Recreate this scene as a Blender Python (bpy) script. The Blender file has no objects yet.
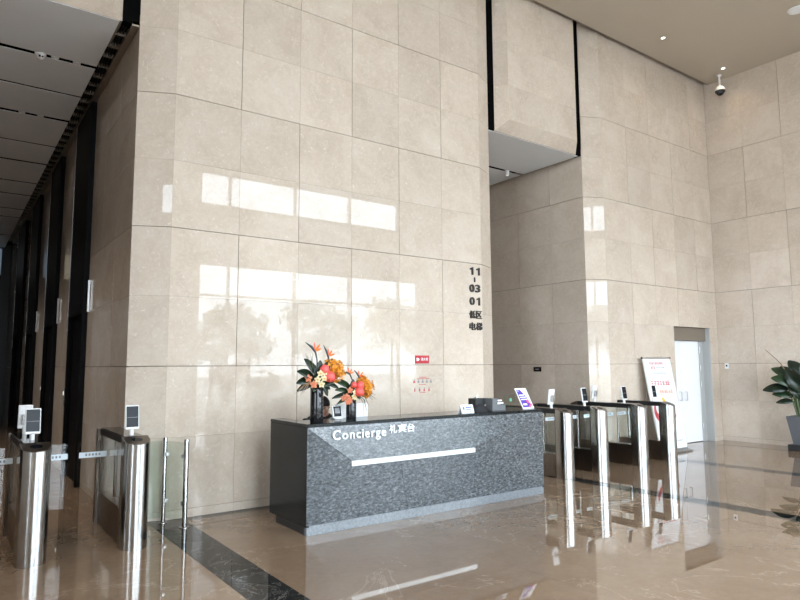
import bpy, bmesh, math, random
from mathutils import Vector, Matrix

random.seed(7)
PI = math.pi
scene = bpy.context.scene
C = scene.collection

# ------------------------------------------------------------------ camera, world, exposure
PITCH, YAW, ROLL = 0.103717485, 0.625886174, math.radians(-0.3)
fh = Vector((math.sin(YAW), math.cos(YAW), 0)); r0 = Vector((math.cos(YAW), -math.sin(YAW), 0))
fw = fh * math.cos(PITCH) + Vector((0, 0, math.sin(PITCH))); u0 = r0.cross(fw)
rr = r0 * math.cos(ROLL) + u0 * math.sin(ROLL); uu = rr.cross(fw)
cam_d = bpy.data.cameras.new('camera'); cam = bpy.data.objects.new('camera', cam_d); C.objects.link(cam)
cam.matrix_world = Matrix(((rr.x, uu.x, -fw.x, 0), (rr.y, uu.y, -fw.y, 0), (rr.z, uu.z, -fw.z, 1.65), (0, 0, 0, 1)))
cam_d.sensor_width = 36.0; cam_d.lens = 628.0 / 800 * 36.0; cam_d.clip_start = 0.05; cam_d.clip_end = 500
scene.camera = cam

world = bpy.data.worlds.new('overcast_sky'); scene.world = world; world.use_nodes = True
bg = world.node_tree.nodes['Background']
bg.inputs[0].default_value = (0.79, 0.895, 1.0, 1); bg.inputs[1].default_value = 8.0
vs = scene.view_settings
vs.view_transform = 'Standard'; vs.look = 'None'; vs.gamma = 1; vs.use_curve_mapping = False
vs.exposure = 0.86
scene.cycles.max_bounces = 10; scene.cycles.diffuse_bounces = 6; scene.cycles.glossy_bounces = 5
scene.cycles.transmission_bounces = 8; scene.cycles.transparent_max_bounces = 16
scene.cycles.sample_clamp_indirect = 6.0; scene.cycles.caustics_reflective = True; scene.cycles.caustics_refractive = False
scene.cycles.use_denoising = True
DOWNLIGHT_W = 10.0
PASSAGE_FILL_W = 150.0

# ------------------------------------------------------------------ materials
MATS = {}
def new_mat(name):
    m = bpy.data.materials.new(name); m.use_nodes = True; MATS[name] = m
    nt = m.node_tree; return m, nt, nt.nodes['Principled BSDF']
def plain(name, col, rough=0.5, metal=0.0, spec=0.5, emit=None, noise=0.0, nscale=20.0, coat=0.0):
    m, nt, b = new_mat(name)
    b.inputs['Base Color'].default_value = (*col, 1); b.inputs['Roughness'].default_value = rough
    b.inputs['Metallic'].default_value = metal; b.inputs['Specular IOR Level'].default_value = spec
    b.inputs['Coat Weight'].default_value = coat
    if emit:
        b.inputs['Emission Color'].default_value = (*emit[0], 1); b.inputs['Emission Strength'].default_value = emit[1]
    if noise:
        tc = nt.nodes.new('ShaderNodeTexCoord'); n = nt.nodes.new('ShaderNodeTexNoise'); n.inputs['Scale'].default_value = nscale
        n.inputs['Detail'].default_value = 4
        nt.links.new(tc.outputs['Object'], n.inputs['Vector'])
        mx = nt.nodes.new('ShaderNodeMix'); mx.data_type = 'RGBA'
        mx.inputs[6].default_value = (*[c * (1 - noise) for c in col], 1); mx.inputs[7].default_value = (*[min(1, c * (1 + noise)) for c in col], 1)
        nt.links.new(n.outputs['Fac'], mx.inputs[0]); nt.links.new(mx.outputs[2], b.inputs['Base Color'])
    return m
def ramp(nt, src, stops, interp='LINEAR'):
    r = nt.nodes.new('ShaderNodeValToRGB'); r.color_ramp.interpolation = interp
    e = r.color_ramp.elements
    while len(e) < len(stops): e.new(0.5)
    for el, (p, c) in zip(e, stops): el.position = p; el.color = (*c, 1) if len(c) == 3 else c
    nt.links.new(src, r.inputs[0]); return r.outputs[0]
def mixc(nt, fac, a, b, mode='MIX'):
    mx = nt.nodes.new('ShaderNodeMix'); mx.data_type = 'RGBA'; mx.blend_type = mode
    for s, i in ((fac, 0), (a, 6), (b, 7)):
        if hasattr(s, 'links'): nt.links.new(s, mx.inputs[i])
        elif isinstance(s, (int, float)): mx.inputs[i].default_value = s
        else: mx.inputs[i].default_value = (*s, 1)
    return mx.outputs[2]
def pos_vec(nt, shift=9.0, scl=(1, 1, 1)):
    g = nt.nodes.new('ShaderNodeNewGeometry'); oi = nt.nodes.new('ShaderNodeObjectInfo')
    mu = nt.nodes.new('ShaderNodeMath'); mu.operation = 'MULTIPLY'; mu.inputs[1].default_value = shift
    nt.links.new(oi.outputs['Random'], mu.inputs[0])
    ad = nt.nodes.new('ShaderNodeVectorMath'); ad.operation = 'ADD'
    nt.links.new(g.outputs['Position'], ad.inputs[0]); nt.links.new(mu.outputs[0], ad.inputs[1])
    mp = nt.nodes.new('ShaderNodeMapping'); mp.inputs['Scale'].default_value = scl
    nt.links.new(ad.outputs[0], mp.inputs['Vector'])
    return mp.outputs[0], oi.outputs['Random']
def noise(nt, vec, scale, detail=5, rough=0.55, dist=0.0):
    n = nt.nodes.new('ShaderNodeTexNoise'); n.inputs['Scale'].default_value = scale; n.inputs['Detail'].default_value = detail
    n.inputs['Roughness'].default_value = rough; n.inputs['Distortion'].default_value = dist
    nt.links.new(vec, n.inputs['Vector']); return n.outputs['Fac']
def stone_mat(name, dark, mid, light, fleck, rough=0.06, tint=0.06, ior=1.52, fleck_amt=0.5, bump=0.0, bump_scale=0.9, vein=None):
    m, nt, b = new_mat(name)
    v, rnd = pos_vec(nt)
    a = noise(nt, v, 1.6, 6, 0.6, 0.6)
    c = ramp(nt, a, [(0.24, dark), (0.5, mid), (0.78, light)])
    # cloudy mottling and short pale shell flecks
    a2 = noise(nt, v, 8.0, 5, 0.7, 1.6)
    c = mixc(nt, ramp(nt, a2, [(0.44, (0, 0, 0)), (0.68, (0.6,) * 3)]), c, light)
    f1 = noise(nt, v, 13.0, 3, 0.55, 2.8)
    c = mixc(nt, ramp(nt, f1, [(0.625, (0, 0, 0)), (0.70, (fleck_amt,) * 3)]), c, fleck)
    f2 = noise(nt, v, 6.0, 3, 0.6, 3.0)
    c = mixc(nt, ramp(nt, f2, [(0.475, (0, 0, 0)), (0.5, (0.35,) * 3), (0.525, (0, 0, 0))]), c, dark)
    if vein:
        f3 = noise(nt, v, vein[0], 6, 0.65, vein[3] if len(vein) > 3 else 1.0)
        w = vein[2]
        c = mixc(nt, ramp(nt, f3, [(0.5 - w, (0, 0, 0)), (0.5, (vein[1][3],) * 3), (0.5 + w, (0, 0, 0))]), c, vein[1][:3])
    hv = nt.nodes.new('ShaderNodeHueSaturation')
    mr = nt.nodes.new('ShaderNodeMapRange'); mr.inputs[3].default_value = 1 - tint; mr.inputs[4].default_value = 1 + tint
    nt.links.new(rnd, mr.inputs[0]); nt.links.new(mr.outputs[0], hv.inputs['Value']); nt.links.new(c, hv.inputs['Color'])
    nt.links.new(hv.outputs[0], b.inputs['Base Color'])
    b.inputs['Roughness'].default_value = rough; b.inputs['IOR'].default_value = ior
    if bump:
        g = nt.nodes.new('ShaderNodeNewGeometry')
        bn = noise(nt, g.outputs['Position'], bump_scale, 1, 0.4)
        bp = nt.nodes.new('ShaderNodeBump'); bp.inputs['Strength'].default_value = 1.0; bp.inputs['Distance'].default_value = bump
        nt.links.new(bn, bp.inputs['Height']); nt.links.new(bp.outputs[0], b.inputs['Normal'])
    return m
stone_mat('beige_marble', (0.50, 0.41, 0.325), (0.59, 0.493, 0.402), (0.67, 0.587, 0.50), (0.86, 0.815, 0.755), rough=0.012, tint=0.055, ior=1.38, fleck_amt=0.42)
stone_mat('floor_marble', (0.195, 0.126, 0.08), (0.235, 0.158, 0.102), (0.275, 0.193, 0.13), (0.36, 0.28, 0.21), rough=0.01, tint=0.03, ior=1.85,
          fleck_amt=0.12, bump=0.0004, bump_scale=1.3, vein=(0.55, (0.55, 0.44, 0.34, 0.35), 0.006, 1.2))
stone_mat('black_marble', (0.006, 0.007, 0.007), (0.010, 0.011, 0.011), (0.02, 0.02, 0.02), (0.35, 0.33, 0.28), rough=0.012, tint=0.1, ior=1.36,
          fleck_amt=0.25, bump=0.0004, bump_scale=1.3, vein=(2.2, (0.5, 0.47, 0.42, 0.5), 0.006, 2.0))
def granite():
    m, nt, b = new_mat('grey_granite')
    v, rnd = pos_vec(nt, 0.0, (1.0, 1.0, 1.0))
    mp = nt.nodes.new('ShaderNodeMapping'); mp.inputs['Rotation'].default_value = (0.3, 0.75, 0.2); mp.inputs['Scale'].default_value = (1.0, 1.0, 2.2)
    nt.links.new(v, mp.inputs['Vector'])
    a = noise(nt, mp.outputs[0], 24, 5, 0.75, 0.4)
    c = ramp(nt, a, [(0.31, (0.012, 0.013, 0.015)), (0.44, (0.052, 0.058, 0.063)), (0.55, (0.10, 0.11, 0.118)), (0.68, (0.22, 0.24, 0.255))])
    a2 = noise(nt, mp.outputs[0], 75, 2, 0.5)
    c = mixc(nt, ramp(nt, a2, [(0.60, (0, 0, 0)), (0.72, (0.6,) * 3)]), c, (0.012, 0.013, 0.014))
    nt.links.new(c, b.inputs['Base Color']); b.inputs['Roughness'].default_value = 0.2; b.inputs['IOR'].default_value = 1.5
granite()
def dark_granite():
    m, nt, b = new_mat('dark_granite')
    v, rnd = pos_vec(nt, 0.0)
    a = noise(nt, v, 30, 4, 0.6, 0.5)
    c = ramp(nt, a, [(0.4, (0.006, 0.0075, 0.008)), (0.7, (0.020, 0.024, 0.025))])
    nt.links.new(c, b.inputs['Base Color']); b.inputs['Roughness'].default_value = 0.16; b.inputs['Specular IOR Level'].default_value = 0.2
dark_granite()
def brushed(name, col, rough=0.2):
    m, nt, b = new_mat(name)
    tc = nt.nodes.new('ShaderNodeTexCoord'); mp = nt.nodes.new('ShaderNodeMapping'); mp.inputs['Scale'].default_value = (300, 300, 4)
    nt.links.new(tc.outputs['Object'], mp.inputs['Vector'])
    n = noise(nt, mp.outputs[0], 1.0, 2)
    mr = nt.nodes.new('ShaderNodeMapRange'); mr.inputs[3].default_value = rough * 0.8; mr.inputs[4].default_value = rough * 1.25
    nt.links.new(n, mr.inputs[0]); nt.links.new(mr.outputs[0], b.inputs['Roughness'])
    b.inputs['Base Color'].default_value = (*col, 1); b.inputs['Metallic'].default_value = 1.0
brushed('brushed_steel', (0.43, 0.425, 0.415), 0.2)
brushed('bronze_steel', (0.22, 0.185, 0.16), 0.28)
def thin_glass(name, tint, refl=0.9, frost=0.0):
    m = bpy.data.materials.new(name); m.use_nodes = True; MATS[name] = m; nt = m.node_tree
    nt.nodes.clear(); out = nt.nodes.new('ShaderNodeOutputMaterial')
    t = nt.nodes.new('ShaderNodeBsdfTransparent'); t.inputs[0].default_value = (*tint, 1)
    g = nt.nodes.new('ShaderNodeBsdfGlossy'); g.inputs['Roughness'].default_value = 0.02; g.inputs[0].default_value = (refl,) * 3 + (1,)
    fr = nt.nodes.new('ShaderNodeFresnel'); fr.inputs[0].default_value = 1.5
    mx = nt.nodes.new('ShaderNodeMixShader'); ge = nt.nodes.new('ShaderNodeNewGeometry'); iv = nt.nodes.new('ShaderNodeMath'); iv.operation = 'SUBTRACT'; iv.inputs[0].default_value = 1.0; nt.links.new(ge.outputs['Backfacing'], iv.inputs[1]); mf = nt.nodes.new('ShaderNodeMath'); mf.operation = 'MULTIPLY'; nt.links.new(fr.outputs[0], mf.inputs[0]); nt.links.new(iv.outputs[0], mf.inputs[1]); nt.links.new(mf.outputs[0], mx.inputs[0]); nt.links.new(t.outputs[0], mx.inputs[1]); nt.links.new(g.outputs[0], mx.inputs[2])
    nt.links.new(mx.outputs[0], out.inputs[0])
thin_glass('clear_glass', (0.985, 0.993, 0.99)); thin_glass('green_glass', (0.90, 0.945, 0.92)); thin_glass('window_glass', (0.96, 0.975, 0.97))
plain('plinth_granite', (0.16, 0.175, 0.19), 0.12, noise=0.45, nscale=40)
plain('joint_dark', (0.20, 0.16, 0.13), 0.9, noise=0.15)
plain('slot_black', (0.004, 0.004, 0.004), 0.9, spec=0.0, noise=0.2)
plain('ceiling_paint', (0.50, 0.435, 0.355), 0.55, noise=0.03, nscale=2)
plain('grey_panel', (0.85, 0.87, 0.89), 0.45, noise=0.03, nscale=3)
plain('warm_metal', (0.30, 0.255, 0.21), 0.35, metal=0.6, noise=0.05)
plain('black_glass', (0.005, 0.006, 0.008), 0.06, spec=0.35, noise=0.1)
plain('black_matte', (0.012, 0.012, 0.013), 0.45, noise=0.2)
plain('portal_black', (0.006, 0.006, 0.007), 0.5, spec=0.08, noise=0.2)
plain('black_rubber', (0.02, 0.02, 0.02), 0.75, noise=0.2)
plain('black_ceramic', (0.008, 0.008, 0.009), 0.08, noise=0.2)
plain('white_plastic', (0.80, 0.80, 0.80), 0.35, noise=0.02)
plain('white_paint', (0.86, 0.86, 0.88), 0.35, noise=0.02, nscale=3)
plain('outer_wall', (0.42, 0.37, 0.32), 0.5, noise=0.08, nscale=2)
plain('mullion', (0.10, 0.10, 0.105), 0.4, metal=0.3, noise=0.05)
plain('screen_dark', (0.012, 0.014, 0.018), 0.25, spec=0.15, noise=0.3)
plain('label_white', (0.72, 0.80, 0.86), 0.4, noise=0.02)
plain('letter_white', (0.86, 0.88, 0.90), 0.3, noise=0.01)
plain('letter_dark', (0.022, 0.02, 0.019), 0.4, noise=0.1)
plain('print_grey', (0.25, 0.25, 0.26), 0.6, noise=0.1)
plain('light_bar', (0.5, 0.53, 0.55), 0.4, emit=((0.88, 0.97, 1.0), 0.28))
plain('lamp_lens', (0.9, 0.85, 0.75), 0.4, emit=((1.0, 0.9, 0.74), 4.0))
plain('small_lamp', (0.9, 0.9, 0.88), 0.4, emit=((1.0, 0.95, 0.88), 0.5))
plain('sign_red', (0.45, 0.018, 0.03), 0.4, noise=0.05)
plain('print_red', (0.52, 0.05, 0.06), 0.5, noise=0.08)
plain('print_orange', (0.85, 0.22, 0.04), 0.5, noise=0.08)
plain('print_yellow', (0.9, 0.50, 0.05), 0.5, noise=0.08)
plain('print_blue', (0.03, 0.08, 0.33), 0.5, noise=0.08)
plain('print_purple', (0.085, 0.04, 0.36), 0.4, noise=0.12, nscale=8)
plain('print_pink', (0.82, 0.10, 0.22), 0.45, noise=0.1)
plain('paper', (0.84, 0.85, 0.87), 0.5, noise=0.01)
plain('green_mark', (0.12, 0.42, 0.27), 0.5, noise=0.05)
plain('alu', (0.55, 0.55, 0.55), 0.3, metal=0.9, noise=0.05)
plain('door_grey', (0.42, 0.42, 0.41), 0.4, noise=0.03)
plain('pot_grey', (0.10, 0.105, 0.115), 0.5, noise=0.12)
plain('leaf_dark', (0.007, 0.017, 0.008), 0.36, noise=0.45, nscale=9)
plain('leaf_green', (0.016, 0.038, 0.014), 0.35, noise=0.45, nscale=12)
plain('stem_green', (0.07, 0.10, 0.04), 0.5, noise=0.25)
plain('stem_slate', (0.05, 0.065, 0.06), 0.5, noise=0.3)
plain('grass_olive', (0.09, 0.10, 0.05), 0.6, noise=0.3)
plain('petal_orange', (0.80, 0.16, 0.02), 0.5, noise=0.25, nscale=30)
plain('petal_amber', (0.80, 0.29, 0.02), 0.5, noise=0.4, nscale=40)
plain('petal_red', (0.80, 0.14, 0.07), 0.5, noise=0.2, nscale=30)
plain('petal_pink', (0.80, 0.11, 0.10), 0.5, noise=0.2, nscale=30)
plain('petal_cream', (0.66, 0.56, 0.33), 0.5, noise=0.15, nscale=40)
plain('petal_peach', (0.55, 0.19, 0.09), 0.5, noise=0.3, nscale=30)
plain('dry_brown', (0.28, 0.18, 0.10), 0.7, noise=0.3)
plain('skin', (0.50, 0.29, 0.21), 0.5, noise=0.06, nscale=15)
plain('lips', (0.42, 0.17, 0.14), 0.45, noise=0.05)
plain('hair_black', (0.006, 0.005, 0.005), 0.6, spec=0.15, noise=0.4, nscale=60)
plain('cloth_black', (0.014, 0.014, 0.017), 0.8, noise=0.25, nscale=40)
plain('cloth_white', (0.7, 0.7, 0.71), 0.8, noise=0.04, nscale=40)
plain('pavement', (0.36, 0.35, 0.33), 0.8, noise=0.12, nscale=1.5)
plain('foliage', (0.035, 0.07, 0.025), 0.6, noise=0.4, nscale=3)
plain('bark', (0.09, 0.065, 0.05), 0.8, noise=0.3, nscale=9)
plain('grey_card', (0.13, 0.135, 0.14), 0.5, noise=0.08)
plain('charcoal_box', (0.015, 0.016, 0.018), 0.5, noise=0.2)
plain('lit_window', (0.3, 0.35, 0.4), 0.3, emit=((0.45, 0.62, 0.8), 0.10))
plain('warm_window', (0.3, 0.27, 0.2), 0.3, emit=((0.9, 0.8, 0.6), 0.15))

# ------------------------------------------------------------------ mesh helpers
class MB:
    def __init__(s): s.v = []; s.f = []; s.sm = []; s.mi = []; s.cur = 0
    def add(s, vs_, fs, smooth=False):
        o = len(s.v); s.v += [tuple(p) for p in vs_]
        for f in fs: s.f.append([o + i for i in f]); s.sm.append(smooth); s.mi.append(s.cur)
        return s
    def box(s, x0, x1, y0, y1, z0, z1, M=None):
        p = [(x, y, z) for z in (z0, z1) for y in (y0, y1) for x in (x0, x1)]
        if M: p = [M @ Vector(q) for q in p]
        return s.add(p, [(0, 2, 3, 1), (4, 5, 7, 6), (0, 1, 5, 4), (2, 6, 7, 3), (0, 4, 6, 2), (1, 3, 7, 5)])
    def bbox(s, x0, x1, y0, y1, z0, z1, b=0.004, M=None):      # box with all edges chamfered
        X, Y, Z = (x0, x1), (y0, y1), (z0, z1); pts = []; idx = {}
        for i in (0, 1):
            for j in (0, 1):
                for k in (0, 1):
                    sx, sy, sz = (b, -b)[i], (b, -b)[j], (b, -b)[k]
                    for a in range(3):
                        p = [X[i] + sx, Y[j] + sy, Z[k] + sz]; p[a] = (X[i], Y[j], Z[k])[a]
                        idx[i, j, k, a] = len(pts); pts.append(Vector(p))
        fs = []
        for a in range(3):
            o1, o2 = (a + 1) % 3, (a + 2) % 3
            for e in (0, 1):
                def K(m, n):
                    t = [0, 0, 0]; t[a] = e; t[o1] = m; t[o2] = n; return idx[(*t, a)]
                q = [K(0, 0), K(1, 0), K(1, 1), K(0, 1)]; fs.append(q if e else q[::-1])
        for a in range(3):
            o1, o2 = (a + 1) % 3, (a + 2) % 3
            for m in (0, 1):
                for n in (0, 1):
                    def K2(e, ax):
                        t = [0, 0, 0]; t[a] = e; t[o1] = m; t[o2] = n; return idx[(*t, ax)]
                    q = [K2(0, o1), K2(1, o1), K2(1, o2), K2(0, o2)]; fs.append(q if m != n else q[::-1])
        for i in (0, 1):
            for j in (0, 1):
                for k in (0, 1):
                    q = [idx[i, j, k, a] for a in range(3)]; fs.append(q if (i + j + k) % 2 else q[::-1])
        if M: pts = [M @ p for p in pts]
        return s.add(pts, fs)
    def prism(s, poly, z0, z1, M=None, smooth=False, ztop=None):     # poly in xy; ztop(x,y) for a slanted top
        n = len(poly)
        p = [Vector((x, y, z0)) for x, y in poly] + [Vector((x, y, ztop(x, y) if ztop else z1)) for x, y in poly]
        if M: p = [M @ q for q in p]
        s.add(p, [(i, (i + 1) % n, n + (i + 1) % n, n + i) for i in range(n)], smooth)
        return s.add(p, [tuple(range(n))[::-1], tuple(range(n, 2 * n))])
    def tube(s, path, r, n=8, cap=True, smooth=True):
        path = [Vector(p) for p in path]; rs = r if isinstance(r, (list, tuple)) else [r] * len(path)
        rings = []; up = None
        for i, p in enumerate(path):
            t = (path[min(i + 1, len(path) - 1)] - path[max(i - 1, 0)]).normalized()
            if up is None: up = Vector((0, 0, 1)) if abs(t.z) < 0.9 else Vector((1, 0, 0))
            a = t.cross(up).normalized(); b = a.cross(t).normalized(); up = b
            rings.append([p + (a * math.cos(2 * PI * k / n) + b * math.sin(2 * PI * k / n)) * rs[i] for k in range(n)])
        return s.loft(rings, cap, smooth)
    def loft(s, rings, cap=True, smooth=True):
        n = len(rings[0]); pts = [p for R in rings for p in R]
        fs = [(i * n + k, i * n + (k + 1) % n, (i + 1) * n + (k + 1) % n, (i + 1) * n + k) for i in range(len(rings) - 1) for k in range(n)]
        s.add(pts, fs, smooth)
        if cap: s.add(rings[0], [tuple(range(n))[::-1]]); s.add(rings[-1], [tuple(range(n))])
        return s
    def lathe(s, prof, n=24, c=(0, 0, 0), smooth=True, M=None):
        c = Vector(c)
        rings = [[c + Vector((r * math.cos(2 * PI * k / n), r * math.sin(2 * PI * k / n), z)) for k in range(n)] for r, z in prof]
        if M: rings = [[M @ p for p in R] for R in rings]
        return s.loft(rings, True, smooth)
    def ball(s, c, rx, ry=None, rz=None, n=12, m=8, M=None, smooth=True):
        ry = ry or rx; rz = rz or rx; c = Vector(c); rings = []
        for i in range(m + 1):
            a = -PI / 2 + PI * (i + 0.02) / (m + 0.04) if i in (0, m) else -PI / 2 + PI * i / m
            R = [Vector((rx * math.cos(a) * math.cos(2 * PI * k / n), ry * math.cos(a) * math.sin(2 * PI * k / n), rz * math.sin(a))) for k in range(n)]
            if M: R = [M @ p for p in R]
            rings.append([c + p for p in R])
        return s.loft(rings, True, smooth)
    def mesh(s, name, mats):
        me = bpy.data.meshes.new(name); me.from_pydata(s.v, [], s.f)
        for m in (mats if isinstance(mats, (list, tuple)) else [mats]): me.materials.append(MATS[m])
        me.polygons.foreach_set('use_smooth', s.sm); me.polygons.foreach_set('material_index', s.mi); me.update(); return me
    def build(s, name, mats, parent=None, loc=(0, 0, 0), rz=0.0):
        return place(name, s.mesh(name, mats), parent, loc, rz)
def place(name, me, parent=None, loc=(0, 0, 0), rz=0.0):
    o = bpy.data.objects.new(name, me); C.objects.link(o); o.parent = parent
    o.location = loc; o.rotation_euler = (0, 0, rz); return o
def tag(o, label, cat, group=None, kind=None):
    if label: o['label'] = label
    if cat: o['category'] = cat
    if group: o['group'] = group
    if kind: o['kind'] = kind
    return o
def thing(name, label, cat, loc=(0, 0, 0), rz=0.0, group=None):
    o = bpy.data.objects.new(name, None); C.objects.link(o); o.location = loc; o.rotation_euler = (0, 0, rz); o.empty_display_size = 0.1
    return tag(o, label, cat, group)
def struct(name, mb, mat, label=None, cat=None):
    o = mb.build(name, mat); o['kind'] = 'structure'
    if label: o['label'] = label
    o['category'] = cat or name.split('_')[0]
    return o
def copy_tree(o, parent=None):
    c = o.copy(); C.objects.link(c); c.parent = parent
    for ch in list(o.children): copy_tree(ch, c)
    return c
def text_mesh(name, s, size, extrude=0.0, offset=0.0, mat='letter_white'):
    cu = bpy.data.curves.new('glyph', 'FONT'); cu.body = s; cu.size = size; cu.extrude = extrude; cu.offset = offset; cu.resolution_u = 3
    o = bpy.data.objects.new('glyph', cu); C.objects.link(o); bpy.context.view_layer.update()
    me = bpy.data.meshes.new_from_object(o.evaluated_get(bpy.context.evaluated_depsgraph_get())); me.name = name
    bpy.data.objects.remove(o); bpy.data.curves.remove(cu)
    me.materials.clear(); me.materials.append(MATS[mat])
    return me
def glyph(name, ch, x0, x1, y, z0, z1, depth, mat, parent, bold=0.0, rz=0.0):
    """one raised character, standing in the xz plane facing -y and filling x0..x1, z0..z1"""
    me = text_mesh(name, ch, 1.0, 0.05, bold, mat)
    vs_ = [v.co.copy() for v in me.vertices]
    ax, bx = min(v.x for v in vs_), max(v.x for v in vs_); ay, by = min(v.y for v in vs_), max(v.y for v in vs_); az, bz = min(v.z for v in vs_), max(v.z for v in vs_)
    for v in me.vertices:
        c = v.co.copy()
        v.co = (x0 + (c.x - ax) / max(bx - ax, 1e-6) * (x1 - x0), y - depth * (c.z - az) / max(bz - az, 1e-6), z0 + (c.y - ay) / max(by - ay, 1e-6) * (z1 - z0))
    me.update()
    return place(name, me, parent)

# ------------------------------------------------------------------ dimensions of the hall
YW, XR, ZC = 7.142, 13.816, 8.0        # front stone plane, right wall plane, ceiling
MOD, CRS, Z0 = 0.7915, 1.562, 1.654    # slab module, course height, top of the first course
CH_X, CH_Y = 0.38, 0.176               # chamfer at the pillar ends
P1A, P1B = 1.99, 1.99 + 6 * MOD        # flat face of the big pillar
P2A = 9.915
XL, XQ, XP = P1A - CH_X, P1B + CH_X, P2A - CH_X   # passage wall left, right return of the pillar, passage wall right
ZS = 5.55                              # passage soffits
YB = -2.6                              # glass front behind the camera
XLEFT = -6.6
TH = 0.025
SLAB = {}
def slab(parent, origin, rz, a, b, gl, gr, gb, gt):
    """marble slab: a wide, b high, its lower left corner at origin; g* = gap kept on each side"""
    key = (round(a, 3), round(b, 3), gl, gr, gb, gt)
    me = SLAB.get(key)
    if me is None:
        mb = MB(); x0, x1, z0, z1 = gl, a - gr, gb, b - gt; c = 0.0008
        fr = [(x0 + c, 0, z0 + c), (x1 - c, 0, z0 + c), (x1 - c, 0, z1 - c), (x0 + c, 0, z1 - c)]
        md = [(x0, c, z0), (x1, c, z0), (x1, c, z1), (x0, c, z1)]
        bk = [(x0, TH, z0), (x1, TH, z0), (x1, TH, z1), (x0, TH, z1)]
        fs = [(0, 1, 2, 3)] + [(i, 4 + i, 4 + (i + 1) % 4, (i + 1) % 4) for i in range(4)] + [(4 + i, 8 + i, 8 + (i + 1) % 4, 4 + (i + 1) % 4) for i in range(4)]
        mb.add(fr + md + bk, fs); me = mb.mesh('stone_slab', 'beige_marble'); SLAB[key] = me
    return place('stone_slab', me, parent, origin, rz)
ST, FT = 0.0034, 0.0008
def course_z():
    out = []                               # (z0, z1, course index, gap below, gap above)
    out.append((0.0, 0.095, 0, FT, ST * 0.5))
    zb = 0.095; mid = (zb + Z0) / 2
    out += [(zb, mid, 0, ST * 0.5, FT), (mid, Z0, 0, FT, ST)]
    for k in range(1, 5):
        z = Z0 + (k - 1) * CRS
        out += [(z, z + CRS / 2, k, ST, FT), (z + CRS / 2, z + CRS + (0.4 if k == 4 else 0), k, FT, ST)]
    return out
COURSES = course_z()
def clad(parent, P, d, xs, parity, zmin=0.0, zmax=99.0, skip=None, ends=(FT, FT)):
    """rows of slabs from point P along the horizontal unit direction d; xs = joint positions; every other joint is open, staggered by course"""
    rz = math.atan2(d[1], d[0])
    for z0, z1, k, gb, gt in COURSES:
        if z1 <= zmin + 0.01 or z0 >= zmax - 0.01: continue
        a0, a1 = max(z0, zmin), min(z1, zmax)
        for i in range(len(xs) - 1):
            if skip and skip(i, a0, a1): continue
            gl = ends[0] if i == 0 else (ST if (i + k + parity) % 2 == 0 else FT)
            gr = ends[1] if i == len(xs) - 2 else (ST if (i + 1 + k + parity) % 2 == 0 else FT)
            slab(parent, (P[0] + d[0] * xs[i], P[1] + d[1] * xs[i], a0), rz, xs[i + 1] - xs[i], a1 - a0, gl, gr, gb, gt)

# ------------------------------------------------------------------ structure
# floor: slabs and dark bands laid flush on a bed
fl = MB().box(XLEFT, XR + 0.3, YB - 0.3, 25.0, -0.25, -0.012)
floor = struct('floor', fl, 'joint_dark', 'polished beige marble floor of the lobby with narrow black bands')
bands = [(1.84, 2.2), (7.34, 7.62), (10.27, 10.55)]
def fslab(x0, x1, y0, y1, mat, name):
    g = 0.0007
    MB().box(x0 + g, x1 - g, y0 + g, y1 - g, -0.02, 0.0).build(name, mat, floor)
def frange(a, b, step):
    n = max(1, round((b - a) / step)); return [a + (b - a) * i / n for i in range(n + 1)]
xsec = [(XLEFT, 1.84), (2.2, 7.34), (7.62, 10.27), (10.55, XR)]
YF = YW - 0.14
for a, b in bands:
    ys = frange(YB, YF, 1.6)
    for i in range(len(ys) - 1): fslab(a, b, ys[i], ys[i + 1], 'black_marble', 'black_band')
for a, b in xsec:
    xs = frange(a, b, 1.58); ys = frange(YB, YF, 1.6)
    for i in range(len(xs) - 1):
        for j in range(len(ys) - 1): fslab(xs[i], xs[i + 1], ys[j], ys[j + 1], 'floor_marble', 'floor_slab')
# border strip along the pillars, then the passage floors
for a, b in ((XL, P1B + CH_X), (XP, XR)):
    xs = frange(a, b, 1.58)
    for i in range(len(xs) - 1): fslab(xs[i], xs[i + 1], YF, YW + 0.3, 'floor_marble' if xs[i] > 2.0 or a > 3 else 'black_marble', 'border_strip')
for a, b, y1 in ((-2.2, XL, 24.0), (XQ, XP, 18.0)):
    xs = frange(a, b, 1.45); ys = frange(YF, y1, 1.6)
    for i in range(len(xs) - 1):
        for j in range(len(ys) - 1): fslab(xs[i], xs[i + 1], ys[j], ys[j + 1], 'floor_marble', 'floor_slab')

G = TH + 0.004     # slab face to backing
# big pillar in the middle
def pillar_poly(xa, xb, left, right, yback):
    p = [(xa, YW + G)]
    p += [(xb, YW + G)]
    if right: p += [(xb + CH_X - G, YW + CH_Y + G)]
    p += [((xb + CH_X - G) if right else xb, yback), ((xa - CH_X + G) if left else xa, yback)]
    if left: p += [(xa - CH_X + G, YW + CH_Y + G)]
    return p
wc = struct('wall_center', MB().prism(pillar_poly(P1A, P1B, True, True, 9.2), 0, 8.4), 'joint_dark', 'broad beige marble pillar wall behind the concierge desk')
clad(wc, (P1A, YW), (1, 0), [MOD * i for i in range(7)], 0)
cl = math.hypot(CH_X, CH_Y)
clad(wc, (XL, YW + CH_Y), (CH_X / cl, -CH_Y / cl), [0, cl], 0)
clad(wc, (P1B, YW), (CH_X / cl, CH_Y / cl), [0, cl], 0)
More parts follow.
